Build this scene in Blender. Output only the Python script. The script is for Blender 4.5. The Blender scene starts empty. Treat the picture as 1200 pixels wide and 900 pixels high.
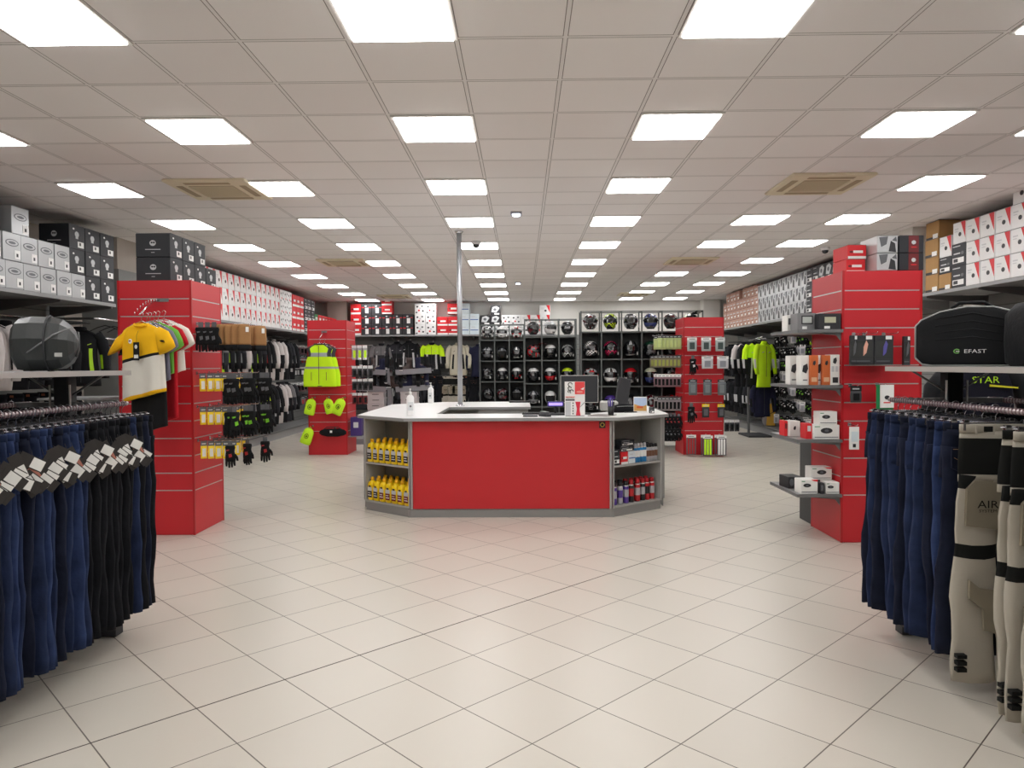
import bpy, math, random
from mathutils import Vector, Matrix, Euler
C = bpy.context.scene.collection
PI = math.pi
rnd = random.Random(7)

# ------------------------------------------------------------------ materials
def lin(c):
    return tuple((x / 12.92) if x <= 0.04045 else ((x + 0.055) / 1.055) ** 2.4 for x in c)
def rgb(r, g, b):
    return lin((r / 255, g / 255, b / 255))
_mats = {}
def M(name, col, rough=0.5, metal=0.0, bump=0.0, bscale=60.0, var=0.0, vscale=8.0, emit=None, alpha=1.0, trans=0.0, coat=0.0, spec=0.5):
    if name in _mats: return _mats[name]
    m = bpy.data.materials.new(name); m.use_nodes = True
    nt = m.node_tree; n = nt.nodes; L = nt.links
    b = n['Principled BSDF']
    c = rgb(*col)
    b.inputs['Base Color'].default_value = (*c, 1)
    b.inputs['Roughness'].default_value = rough
    b.inputs['Metallic'].default_value = metal
    b.inputs['Specular IOR Level'].default_value = spec
    b.inputs['Transmission Weight'].default_value = trans
    b.inputs['Coat Weight'].default_value = coat
    b.inputs['Alpha'].default_value = alpha
    if emit:
        b.inputs['Emission Color'].default_value = (*c, 1); b.inputs['Emission Strength'].default_value = emit
    if var or bump:
        tc = n.new('ShaderNodeTexCoord')
    if var:
        t = n.new('ShaderNodeTexNoise'); t.inputs['Scale'].default_value = vscale; t.inputs['Detail'].default_value = 4
        L.new(tc.outputs['Object'], t.inputs['Vector'])
        mx = n.new('ShaderNodeMix'); mx.data_type = 'RGBA'
        mx.inputs[6].default_value = (*[max(0, x * (1 - var)) for x in c], 1)
        mx.inputs[7].default_value = (*[min(1, x * (1 + var)) for x in c], 1)
        L.new(t.outputs['Fac'], mx.inputs[0]); L.new(mx.outputs[2], b.inputs['Base Color'])
    if bump:
        t2 = n.new('ShaderNodeTexNoise'); t2.inputs['Scale'].default_value = bscale; t2.inputs['Detail'].default_value = 3
        L.new(tc.outputs['Object'], t2.inputs['Vector'])
        bp = n.new('ShaderNodeBump'); bp.inputs['Strength'].default_value = bump; bp.inputs['Distance'].default_value = 0.01
        L.new(t2.outputs['Fac'], bp.inputs['Height']); L.new(bp.outputs[0], b.inputs['Normal'])
    _mats[name] = m
    return m
def cloth(name, col, var=0.18, bump=0.35, rough=0.9, bscale=18.0):
    m = M(name, col, rough, 0, bump, bscale, var, 9.0, spec=0.2)
    b = m.node_tree.nodes['Principled BSDF']; b.inputs['Sheen Weight'].default_value = 0.3; b.inputs['Sheen Roughness'].default_value = 0.35
    c = rgb(*[min(255, x + 70) for x in col]); b.inputs['Sheen Tint'].default_value = (*c, 1)
    return m

# ------------------------------------------------------------------ mesh builder
class MB:
    def __init__(s): s.v = []; s.f = []; s.m = []; s.sm = []; s.mats = []
    def mi(s, mat):
        if mat not in s.mats: s.mats.append(mat)
        return s.mats.index(mat)
    def add(s, vs, fs, mat, smooth=False):
        b = len(s.v); s.v += [tuple(v) for v in vs]
        for i, f in enumerate(fs):
            s.f.append([b + k for k in f])
            mm = mat[i] if isinstance(mat, list) else mat
            s.m.append(s.mi(mm)); s.sm.append(smooth)
        return s
    def box(s, c, d, mat, rz=0.0, mtx=None):
        hx, hy, hz = d[0] / 2, d[1] / 2, d[2] / 2
        vs = [Vector((x * hx, y * hy, z * hz)) for z in (-1, 1) for y in (-1, 1) for x in (-1, 1)]
        R = mtx if mtx is not None else Matrix.Rotation(rz, 3, 'Z')
        c = Vector(c); vs = [c + R @ v for v in vs]
        return s.add(vs, [(0, 2, 3, 1), (4, 5, 7, 6), (0, 1, 5, 4), (2, 6, 7, 3), (0, 4, 6, 2), (1, 3, 7, 5)], mat)
    def cbox(s, c, d, mat, b=0.01, rz=0.0):
        """box with chamfered vertical and horizontal edges"""
        rings = []
        hx, hy, hz = d[0] / 2, d[1] / 2, d[2] / 2
        for z, k in ((-hz, b), (-hz + b, 0), (hz - b, 0), (hz, b)):
            X, Y = hx - k, hy - k
            rings.append([(-X + b, -Y, z), (X - b, -Y, z), (X, -Y + b, z), (X, Y - b, z), (X - b, Y, z), (-X + b, Y, z), (-X, Y - b, z), (-X, -Y + b, z)])
        R = Matrix.Rotation(rz, 3, 'Z'); c = Vector(c)
        vs = [c + R @ Vector(p) for r in rings for p in r]
        fs = [list(range(7, -1, -1)), list(range(24, 32))]
        for i in range(3):
            for j in range(8):
                a, e = i * 8 + j, i * 8 + (j + 1) % 8
                fs.append((a, e, e + 8, a + 8))
        return s.add(vs, fs, mat)
    def prism(s, poly, z0, z1, mat):
        n = len(poly)
        vs = [(x, y, z0) for x, y in poly] + [(x, y, z1) for x, y in poly]
        fs = [list(range(n - 1, -1, -1)), list(range(n, 2 * n))] + [(i, (i + 1) % n, n + (i + 1) % n, n + i) for i in range(n)]
        return s.add(vs, fs, mat)
    def plate(s, poly, y0, y1, mat):
        """outline in x,z; thickness along y"""
        n = len(poly)
        vs = [(x, y0, z) for x, z in poly] + [(x, y1, z) for x, z in poly]
        fs = [list(range(n)), list(range(2 * n - 1, n - 1, -1))] + [(i, n + i, n + (i + 1) % n, (i + 1) % n) for i in range(n)]
        return s.add(vs, fs, mat)
    def loft(s, rings, mat, closed=True, caps=True, smooth=True):
        n = len(rings[0]); vs = [p for r in rings for p in r]; fs = []; ms = []
        for i in range(len(rings) - 1):
            for j in range(n if closed else n - 1):
                a, e = i * n + j, i * n + (j + 1) % n
                fs.append((a, a + n, e + n, e)); ms.append(mat(i, j) if callable(mat) else mat)
        if caps and closed:
            fs.append(list(range(n))); ms.append(mat(0, 0) if callable(mat) else mat)
            fs.append([(len(rings) - 1) * n + k for k in range(n - 1, -1, -1)]); ms.append(mat(len(rings) - 2, 0) if callable(mat) else mat)
        return s.add(vs, fs, ms, smooth)
    def tube(s, pts, r, mat, n=6, closed=False, caps=True):
        pts = [Vector(p) for p in pts]; rings = []
        rs = r if isinstance(r, (list, tuple)) else [r] * len(pts)
        up = None
        for i, p in enumerate(pts):
            t = (pts[min(i + 1, len(pts) - 1)] - pts[max(i - 1, 0)])
            t = t.normalized() if t.length > 1e-9 else Vector((0, 0, 1))
            if up is None:
                a = Vector((0, 0, 1)) if abs(t.z) < 0.9 else Vector((1, 0, 0))
                up = (a - t * a.dot(t)).normalized()
            else:
                up = (up - t * up.dot(t))
                up = up.normalized() if up.length > 1e-6 else t.orthogonal().normalized()
            w = t.cross(up)
            rings.append([p + rs[i] * (math.cos(2 * PI * k / n) * up + math.sin(2 * PI * k / n) * w) for k in range(n)])
        return s.loft(rings[::-1], mat, caps=caps)
    def lathe(s, prof, mat, c=(0, 0, 0), n=12, sx=1.0, sy=1.0):
        rings = [[(c[0] + r * sx * math.cos(2 * PI * k / n), c[1] + r * sy * math.sin(2 * PI * k / n), c[2] + z) for k in range(n)] for r, z in prof]
        if callable(mat):
            mm = mat
            return s.loft(rings[::-1], lambda i, j: mm(len(prof) - 2 - i), caps=True)
        return s.loft(rings[::-1], mat, caps=True)
    def text(s, txt, size, mat, mtx, bold=False, align='CENTER'):
        vs, fs = text_geo(txt, align)
        return s.add([mtx @ (Vector(v) * size) for v in vs], fs, mat)
    def build(s, name, parent=None, loc=None, rz=None, smooth_angle=None):
        me = bpy.data.meshes.new(name)
        me.from_pydata(s.v, [], s.f)
        for m in s.mats: me.materials.append(m)
        me.polygons.foreach_set('material_index', s.m)
        me.polygons.foreach_set('use_smooth', s.sm)
        me.update()
        o = bpy.data.objects.new(name, me); C.objects.link(o)
        if parent is not None: o.parent = parent
        if loc is not None: o.location = loc
        if rz is not None: o.rotation_euler = (0, 0, rz)
        return o
_tg = {}
def text_geo(txt, align='CENTER'):
    if (txt, align) in _tg: return _tg[(txt, align)]
    cu = bpy.data.curves.new('t', 'FONT'); cu.body = txt; cu.align_x = align; cu.resolution_u = 2
    o = bpy.data.objects.new('t', cu); C.objects.link(o)
    dg = bpy.context.evaluated_depsgraph_get(); dg.update()
    me = bpy.data.meshes.new_from_object(o.evaluated_get(dg))
    r = ([tuple(v.co) for v in me.vertices], [tuple(p.vertices) for p in me.polygons])
    bpy.data.objects.remove(o); bpy.data.curves.remove(cu); bpy.data.meshes.remove(me)
    _tg[(txt, align)] = r
    return r
def front_mtx(x, y, z, tilt=0.0):      # text standing on a face that looks towards -y
    return Matrix.Translation((x, y, z)) @ Matrix.Rotation(tilt, 4, 'Y') @ Matrix.Rotation(PI / 2, 4, 'X')
def sell(cx, cy, z, hx, hy, n=16, e=2.0, wob=0.0, ph=0.0, k=5):
    r = []
    for i in range(n):
        a = 2 * PI * i / n
        ca, sa = math.cos(a), math.sin(a)
        w = 1 + wob * math.sin(k * a + ph)
        r.append((cx + hx * w * math.copysign(abs(ca) ** (2 / e), ca), cy + hy * w * math.copysign(abs(sa) ** (2 / e), sa), z))
    return r

# ------------------------------------------------------------------ objects
def tag(o, label, cat, group=None):
    o['label'] = label; o['category'] = cat
    if group: o['group'] = group
    return o
def empty(name, loc=(0, 0, 0), rz=0.0):
    o = bpy.data.objects.new(name, None); C.objects.link(o)
    o.empty_display_size = 0.05; o.location = loc; o.rotation_euler = (0, 0, rz)
    return o
def struct(o):
    o['kind'] = 'structure'; return o
def copy_tree(o, parent=None):
    c = o.copy(); C.objects.link(c)
    if parent is not None: c.parent = parent
    for ch in _kids.get(o.name, ()):
        copy_tree(ch, c)
    return c
_kids = {}
def scan(o):
    ks = [x for x in o.children]
    _kids[o.name] = ks
    for k in ks: scan(k)
_proto = {}
def place(key, builder, loc, rz, label, cat, group=None, rot=None, scale=None):
    """first call builds the thing, later calls copy it with its parts"""
    if key not in _proto:
        o = builder(); _proto[key] = o; scan(o)
    else:
        o = copy_tree(_proto[key])
        if 'group' in o.keys(): del o['group']
    o.location = loc
    o.rotation_euler = rot if rot is not None else (0, 0, rz)
    if scale is not None: o.scale = scale if isinstance(scale, tuple) else (scale,) * 3
    tag(o, label, cat, group)
    return o
ORD = ['first', 'second', 'third', 'fourth', 'fifth', 'sixth', 'seventh', 'eighth', 'ninth', 'tenth', 'eleventh', 'twelfth',
       'thirteenth', 'fourteenth', 'fifteenth', 'sixteenth', 'seventeenth', 'eighteenth', 'nineteenth', 'twentieth'] + \
      ['twenty-' + x for x in ['first', 'second', 'third', 'fourth', 'fifth', 'sixth', 'seventh', 'eighth', 'ninth']] + ['thirtieth'] + \
      ['thirty-' + x for x in ['first', 'second', 'third', 'fourth', 'fifth', 'sixth', 'seventh', 'eighth', 'ninth']]

# ------------------------------------------------------------------ camera
H = 1.625
f, pitch, yaw, roll = 854.5, 2.64e-2, 1.47e-2, -5.4e-3
rt = Vector((math.cos(yaw), math.sin(yaw), 0)); f0 = Vector((-math.sin(yaw), math.cos(yaw), 0)); u0 = Vector((0, 0, 1))
fw = f0 * math.cos(pitch) - u0 * math.sin(pitch); up = f0 * math.sin(pitch) + u0 * math.cos(pitch)
cr, sr = math.cos(roll), math.sin(roll)
Rv = cr * rt + sr * up; Uv = -sr * rt + cr * up
cam = bpy.data.cameras.new('camera'); co = bpy.data.objects.new('camera', cam); C.objects.link(co)
cam.sensor_fit = 'HORIZONTAL'; cam.sensor_width = 36.0; cam.lens = f / 1200 * 36.0; cam.clip_end = 200
mm = Matrix((Rv, Uv, -fw)).transposed().to_4x4(); mm.translation = (0, 0, H)
co.matrix_world = mm
bpy.context.scene.camera = co
sc = bpy.context.scene
sc.view_settings.view_transform = 'Standard'; sc.view_settings.look = 'None'
sc.view_settings.gamma = 1.0; sc.view_settings.use_curve_mapping = False
sc.view_settings.exposure = 0.62
sc.cycles.use_denoising = True
sc.cycles.max_bounces = 8; sc.cycles.diffuse_bounces = 5
sc.cycles.caustics_reflective = False; sc.cycles.caustics_refractive = False
sc.cycles.sample_clamp_indirect = 6.0
w = bpy.data.worlds.new('world'); sc.world = w; w.use_nodes = True
w.node_tree.nodes['Background'].inputs[0].default_value = (0.8, 0.85, 0.9, 1)
w.node_tree.nodes['Background'].inputs[1].default_value = 0.3

def at(px, py, z):
    d = fw + (px - 600) / f * Rv - (py - 450) / f * Uv
    t = (z - H) / d.z
    return Vector((0, 0, H)) + d * t
def atY(px, py, Y):
    d = fw + (px - 600) / f * Rv - (py - 450) / f * Uv
    return Vector((0, 0, H)) + d * (Y / d.y)
def atX(px, py, X):
    d = fw + (px - 600) / f * Rv - (py - 450) / f * Uv
    return Vector((0, 0, H)) + d * (X / d.x)
# ------------------------------------------------------------------ shared materials
RED = M('red_laminate', (198, 36, 46), 0.42, var=0.04, vscale=3)
REDP = M('red_panel', (196, 34, 42), 0.38, var=0.03, vscale=3)
ALU = M('aluminium', (205, 203, 200), 0.35, 0.6)
GREYS = M('grey_steel', (120, 121, 122), 0.45, 0.3)
GREYL = M('grey_laminate', (158, 158, 155), 0.5, var=0.05, vscale=6)
GREYD = M('dark_grey_panel', (66, 67, 68), 0.6, var=0.06)
SLAT = M('grey_slat_board', (126, 128, 127), 0.6, var=0.05)
SLATG = M('slat_groove', (84, 85, 86), 0.6)
CHROME = M('chrome', (215, 215, 218), 0.16, 1.0)
WHITE = M('white_paper', (238, 238, 236), 0.6)
BLACK = M('black_plastic', (22, 22, 24), 0.4)
BLACKM = M('black_matt', (24, 25, 27), 0.8, spec=0.25)
CHAR = M('charcoal', (52, 53, 56), 0.7)
SHELF = M('shelf_grey', (150, 151, 152), 0.45, 0.15)
NEON = cloth('neon_yellow_cloth', (206, 250, 40), 0.06, 0.25)
REDI = M('print_red', (222, 40, 48), 0.5)

# ------------------------------------------------------------------ the room
XL, XR, Y0, Y1, HC = -6.1, 6.1, -3.0, 20.84, 3.42
def floor_mat():
    m = bpy.data.materials.new('floor_tiles'); m.use_nodes = True; nt = m.node_tree; n = nt.nodes; L = nt.links
    b = n['Principled BSDF']; tc = n.new('ShaderNodeTexCoord'); mp = n.new('ShaderNodeMapping'); mp.vector_type = 'TEXTURE'
    mp.inputs['Location'].default_value = (-1.5575, 3.401, 0); mp.inputs['Rotation'].default_value = (0, 0, 0.787)
    L.new(tc.outputs['Object'], mp.inputs['Vector'])
    def brick(mortar):
        br = n.new('ShaderNodeTexBrick'); br.offset = 0; br.squash = 1; br.inputs['Scale'].default_value = 1
        br.inputs['Brick Width'].default_value = 0.4497; br.inputs['Row Height'].default_value = 0.4497
        br.inputs['Mortar Size'].default_value = mortar; br.inputs['Mortar Smooth'].default_value = 0.2; br.inputs['Bias'].default_value = 0.0
        L.new(mp.outputs[0], br.inputs['Vector']); return br
    br = brick(0.0032)
    br.inputs['Color1'].default_value = (*rgb(204, 198, 187), 1); br.inputs['Color2'].default_value = (*rgb(200, 194, 183), 1)
    br.inputs['Mortar'].default_value = (*rgb(92, 84, 76), 1)
    ns = n.new('ShaderNodeTexNoise'); ns.inputs['Scale'].default_value = 6; ns.inputs['Detail'].default_value = 6; ns.inputs['Roughness'].default_value = 0.65
    L.new(tc.outputs['Object'], ns.inputs['Vector'])
    rr = n.new('ShaderNodeMapRange'); rr.inputs[1].default_value = 0.3; rr.inputs[2].default_value = 0.7; rr.inputs[3].default_value = 0.975; rr.inputs[4].default_value = 1.02
    L.new(ns.outputs['Fac'], rr.inputs[0])
    mu = n.new('ShaderNodeMix'); mu.data_type = 'RGBA'; mu.blend_type = 'MULTIPLY'; mu.inputs[0].default_value = 1
    L.new(br.outputs['Color'], b.inputs['Base Color'])
    r2 = n.new('ShaderNodeMapRange'); r2.inputs[3].default_value = 0.22; r2.inputs[4].default_value = 0.36; L.new(ns.outputs['Fac'], r2.inputs[0])
    b.inputs['Roughness'].default_value = 0.33
    bp = n.new('ShaderNodeBump'); bp.inputs['Strength'].default_value = 0.3; bp.inputs['Distance'].default_value = 0.002; bp.invert = True
    L.new(br.outputs['Fac'], bp.inputs['Height']); L.new(bp.outputs[0], b.inputs['Normal'])
    return m
def ceil_mat():
    m = bpy.data.materials.new('ceiling_tiles'); m.use_nodes = True; nt = m.node_tree; n = nt.nodes; L = nt.links
    b = n['Principled BSDF']; tc = n.new('ShaderNodeTexCoord'); mp = n.new('ShaderNodeMapping'); mp.vector_type = 'TEXTURE'
    mp.inputs['Location'].default_value = (-0.5735 * .6 - 0.012, 4.0636 - 0.012, 0)
    L.new(tc.outputs['Object'], mp.inputs['Vector'])
    def brick(mortar, c1, c2, mc):
        br = n.new('ShaderNodeTexBrick'); br.offset = 0; br.squash = 1; br.inputs['Scale'].default_value = 1
        br.inputs['Brick Width'].default_value = 0.6; br.inputs['Row Height'].default_value = 0.6
        br.inputs['Mortar Size'].default_value = mortar; br.inputs['Mortar Smooth'].default_value = 0.0
        br.inputs['Color1'].default_value = (*rgb(*c1), 1); br.inputs['Color2'].default_value = (*rgb(*c2), 1); br.inputs['Mortar'].default_value = (*rgb(*mc), 1)
        L.new(mp.outputs[0], br.inputs['Vector']); return br
    gap_shade = brick(0.0155, (246, 243, 243), (240, 236, 236), (128, 122, 120))  # dark ring beside the bars paints the shadow of the tile gaps
    bar = brick(0.011, (0, 0, 0), (0, 0, 0), (255, 255, 255))
    mx = n.new('ShaderNodeMix'); mx.data_type = 'RGBA'; L.new(bar.outputs['Fac'], mx.inputs[0])
    L.new(gap_shade.outputs['Color'], mx.inputs[6]); mx.inputs[7].default_value = (*rgb(238, 235, 235), 1)
    ns = n.new('ShaderNodeTexNoise'); ns.inputs['Scale'].default_value = 120; ns.inputs['Detail'].default_value = 3
    L.new(tc.outputs['Object'], ns.inputs['Vector'])
    L.new(mx.outputs[2], b.inputs['Base Color']); b.inputs['Roughness'].default_value = 0.85
    bp = n.new('ShaderNodeBump'); bp.inputs['Strength'].default_value = 0.15; bp.inputs['Distance'].default_value = 0.003
    L.new(ns.outputs['Fac'], bp.inputs['Height']); L.new(bp.outputs[0], b.inputs['Normal'])
    return m
struct(MB().box(((XL + XR) / 2, (Y0 + Y1) / 2, -0.05), (XR - XL + .4, Y1 - Y0 + .4, 0.1), floor_mat()).build('floor'))
struct(MB().box(((XL + XR) / 2, (Y0 + Y1) / 2, HC + 0.05), (XR - XL + .4, Y1 - Y0 + .4, 0.1), ceil_mat()).build('ceiling'))
WL = M('wall_paint_beige', (172, 164, 156), 0.8, var=0.05, vscale=2)
WB = M('wall_paint_light', (214, 212, 207), 0.8, var=0.04, vscale=2)
struct(MB().box((XL - .1, (Y0 + Y1) / 2, HC / 2), (.2, Y1 - Y0, HC), WL).build('wall_left'))
struct(MB().box((XR + .1, (Y0 + Y1) / 2, HC / 2), (.2, Y1 - Y0, HC), WB).build('wall_right'))
struct(MB().box((0, Y1 + .1, HC / 2), (XR - XL + .4, .2, HC), WB).build('wall_back'))
struct(MB().box((0, Y0 - .1, HC / 2), (XR - XL + .4, .2, HC), WB).build('wall_front'))
# column in the far right corner, pier on the far left, stub pier by the right shelf
struct(MB().box((5.28, Y1 - .2, HC / 2), (.46, .4, HC), WB).build('column_far_corner'))
struct(MB().box((-5.2, Y1 - .2, HC / 2), (.55, .4, HC), WL).build('column_left_corner'))
struct(MB().box((5.63, 9.93, 3.0), (.94, .34, .84), WB).build('wall_right_bulkhead'))
j_ = MB().box((7.0, 0, .0004), (18, .0065, .0012), M('joint_dark', (70, 62, 56), .8)).build('trim_6'); j_.location = (-1.5575, 3.401, 0); j_.rotation_euler = (0, 0, .787); struct(j_)
struct(MB().box((-5.85, 10.45, 3.2), (.5, .8, .44), WL).build('column_left'))
struct(MB().box((-5.84, 10.45, 1.49), (.52, .82, 2.98), SLAT).build('column_left_cladding'))
# slat boards that clad the walls
def slat_wall(name, w, h, z0):
    mb = MB(); mb.box((0, 0, z0 + h / 2), (w, .02, h), SLAT)
    k = 0
    while z0 + .1 + k * .15 < z0 + h:
        mb.box((0, -.0112, z0 + .1 + k * .15), (w, .0026, .012), SLATG); k += 1
    return struct(mb.build(name))
o = slat_wall('trim_1', 9.4, 3.05, 0.0); o.location = (XL + .02, 4.9, 0); o.rotation_euler = (0, 0, PI / 2)
o = slat_wall('trim_2', 9.9, 3.05, 0.0); o.location = (XL + .02, 15.85, 0); o.rotation_euler = (0, 0, PI / 2)
o = slat_wall('trim_3', 9.5, 2.9, 0.0); o.location = (XR - .02, 4.9, 0); o.rotation_euler = (0, 0, -PI / 2)
o = slat_wall('trim_4', 10.5, 2.9, 0.0); o.location = (XR - .02, 15.45, 0); o.rotation_euler = (0, 0, -PI / 2)
o = slat_wall('trim_5', 9.9, 2.47, 0.0); o.location = (0, Y1 - .02, 0)

# ------------------------------------------------------------------ ceiling lights
DIFF = M('light_diffuser', (252, 251, 250), 0.5, emit=7.9)
LFRAME = M('light_frame', (225, 222, 218), 0.5)
def light_panel():
    r = empty('ceiling_light')
    fr = MB()
    for sx, sy, w_, d_ in ((0, .285, .594, .024), (0, -.285, .594, .024), (.285, 0, .024, .546), (-.285, 0, .024, .546)):
        fr.box((sx, sy, -.006), (w_, d_, .012), LFRAME)
    fr.build('frame', r)
    MB().box((0, 0, -.011), (.548, .548, .018), DIFF).build('diffuser', r)
    return r
gx = lambda i: (i - .5735) * .6
gy = lambda j: 4.0636 + j * .6
COLN = {-7: 'column beside the left wall', -4: 'second column from the left wall', -1: 'column left of the middle', 2: 'column right of the middle',
        5: 'second column from the right wall', 7: 'column beside the right wall'}
rows = list(range(-7, 27, 3))  # rows overhead out of view continue the grid, added to light the foreground
AC = {(-5, 5): 1, (5, 5): 1, (-4, 14): 0, (5, 14): 0}
n_ = 0
for ri, j in enumerate(rows):
    for i in (-7, -4, -1, 2, 5, 7):
        if (i, j + 0) == (5, 5): continue
        place('light', light_panel, (gx(i) + .3, gy(j) + .3, HC - .001), 0,
              f'square white ceiling light, {COLN[i]}, {ORD[len(rows) - 1 - ri]} row from the back wall', 'ceiling light', 'square ceiling lights')
ACB = M('aircon_beige', (232, 222, 196), 0.5); ACG = M('aircon_grille', (176, 158, 128), 0.6)
def aircon():
    r = empty('ceiling_air_conditioner')
    mb = MB(); mb.cbox((0, 0, -.012), (.8, .8, .03), ACB, .008); mb.build('panel', r)
    for k in range(4):
        a = k * PI / 2
        MB().box((.31 * math.sin(a), -.31 * math.cos(a), -.028), (.44, .06, .006), ACG, rz=a).build('air_slot', r)
    g = MB(); g.box((0, 0, -.028), (.44, .44, .004), ACG)
    for k in range(11): g.box((0, -.2 + k * .04, -.033), (.44, .01, .008), ACB)
    g.build('grille', r)
    return r
for x, y, lb in ((gx(-5) + .3, gy(5) + .3, 'beige ceiling air conditioner between two lights above the left display column'),
                 (gx(5) + .3, gy(5) + .3, 'beige ceiling air conditioner right of the middle, nearest on that side'),
                 (at(404, 307, HC).x, at(404, 307, HC).y, 'far beige ceiling air conditioner left of the middle rows'),
                 (at(809, 305, HC).x, at(809, 305, HC).y, 'far beige ceiling air conditioner right of the middle rows'),
                 (-3.3, 18.9, 'farthest beige ceiling air conditioner by the back wall, left side'),
                 (at(742, 345, HC).x, 18.7, 'farthest beige ceiling air conditioner by the back wall, right side')):
    place('ac', aircon, (x, y, HC - .002), 0, lb, 'air conditioner')
DOMEW = M('dome_white', (230, 230, 232), .3); DOMED = M('dome_dark', (60, 60, 62), .2); LEDM = M('spot_led', (225, 238, 255), .4, emit=9)
def spot():
    r = empty('ceiling_spotlight')
    MB().box((0, 0, -.012), (.13, .13, .024), M('spot_box', (150, 150, 158), .5)).build('housing', r)
    MB().lathe([(.045, 0), (.045, -.014), (.03, -.02), (.001, -.021)], LEDM, (0, 0, -.024)).build('lens', r)
    return r
p = at(605, 249, HC); place('spot', spot, (p.x, p.y, HC), 0, 'small lit square spotlight in the middle of the ceiling', 'spotlight')
p = at(607, 331, HC); place('spot', spot, (p.x, p.y, HC), 0, 'far small lit spotlight in the middle of the ceiling', 'spotlight')
def dome():
    r = empty('security_camera')
    MB().lathe([(.07, 0), (.07, -.03), (.055, -.045)], DOMEW).build('housing', r)
    MB().lathe([(.05, -.04), (.048, -.06), (.035, -.085), (.001, -.098)], DOMED).build('dome', r)
    return r
p = at(558, 283, HC); place('dome', dome, (p.x, p.y, HC), 0, 'small dome security camera on the ceiling beside the chrome pole', 'camera')
p = at(967, 290, HC); place('dome', dome, (p.x, p.y, HC), 0, 'small dome camera on the ceiling above the right red display column', 'camera')
# ------------------------------------------------------------------ red slatwall display columns
SLZ = [.431 + .1675 * k for k in range(12)]
CORN = M('red_corner_trim', (178, 22, 30), .3)
def display_column(loc, label, w=.71, d=.68, back=0, bw=.65, bh=2.445):
    r = empty('display_column', loc)                 # origin: near corner centre on the floor
    MB().box((0, 0, 1.225), (w - .02, d - .02, 2.45), RED).build('core', r)
    for nm, rz, ww, dd in (('front_panel', 0, w, d), ('back_panel', PI, w, d), ('side_panel', PI / 2, d, w), ('side_panel', -PI / 2, d, w)):
        mb = MB(); y = -dd / 2
        mb.box((0, y + .006, .2155), (ww - .03, .012, .431 - .008), RED)
        for k in range(12):
            z0 = SLZ[k] + .006; z1 = (SLZ[k + 1] - .006) if k < 11 else 2.446
            mb.box((0, y + .006, (z0 + z1) / 2), (ww - .03, .012, z1 - z0), RED)
        p = mb.build(nm, r); p.rotation_euler = (0, 0, rz)
        st = MB()
        for z in SLZ: st.box((0, y + .007, z), (ww - .05, .013, .009), ALU)
        st.build('slat_insert', p)
    for sx, sy in ((-1, -1), (1, -1), (1, 1), (-1, 1)):
        MB().box((sx * (w / 2 - .007), sy * (d / 2 - .007), 1.225), (.018, .018, 2.452), CORN).build('corner_trim', r)
    if back: MB().box((0, d / 2 + back / 2, bh / 2), (bw, back, bh), GREYD).build('rear_post_cover', r)
    return tag(r, label, 'display column')
display_column((-3.52, 7.285, 0), 'near red slatted display column with yellow t-shirt and gloves, left of the counter', back=.5, bw=.2)
display_column((3.225, 6.94, 0), 'near red slatted display column with grey shelves, right of the counter', back=.38, bh=.93)
display_column((-3.55, 13.55, 0), 'far red slatted display column carrying the neon vest, left of the counter')
display_column((3.22, 13.37, 0), 'far red slatted display column with hanging packets, right of the counter')

# ------------------------------------------------------------------ high wall shelves
ZL, ZR, ZB = 2.43, 2.52, 2.47
XFL, XFR = -5.2, 5.2
def wall_shelf(name, L, depth, label, loc, rz, z, step=1.0):
    r = empty(name, (loc[0], loc[1], z), rz)           # local: length along x, front edge towards -y
    mb = MB(); mb.box((0, 0, -.012), (L, depth, .02), SHELF); mb.box((0, -depth / 2 + .006, -.02), (L, .014, .04), SHELF)
    mb.build('shelf_board', r)
    n = int(L / step)
    for k in range(n + 1):
        x = -L / 2 + .04 + k * (L - .08) / n
        MB().plate([(-.012, -.03), (depth - .05, -.03), (depth - .05, -.06), (.02, -.17), (-.012, -.17)], -.01, .01, GREYS).build('shelf_bracket', r, (x, depth / 2 - .02, 0), -PI / 2)
    return tag(r, label, 'shelf')
dL = 6.05 + XFL
wall_shelf('wall_shelf', 7.3, .84, 'grey high wall shelf carrying silver and black boxes, nearest on the left wall', (XFL - dL / 2, 5.64, 0), PI / 2, ZL)
wall_shelf('wall_shelf', 9.3, .84, 'grey high wall shelf carrying white and red boxes on the left wall, farther part', (XFL - dL / 2, 16.0, 0), PI / 2, ZL)
wall_shelf('wall_shelf', 7.7, .84, 'grey high wall shelf with white and red boxes, nearest on the right wall', (XFR + dL / 2, 5.75, 0), -PI / 2, ZR)
wall_shelf('wall_shelf', 9.6, .84, 'grey high wall shelf with silver and brown boxes, far part of the right wall', (XFR + dL / 2, 15.2, 0), -PI / 2, ZR)
wall_shelf('wall_shelf', 5.75, .5, 'grey high shelf on the back wall above the hanging jackets', (-1.95, Y1 - .33, 0), 0, ZB)

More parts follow.
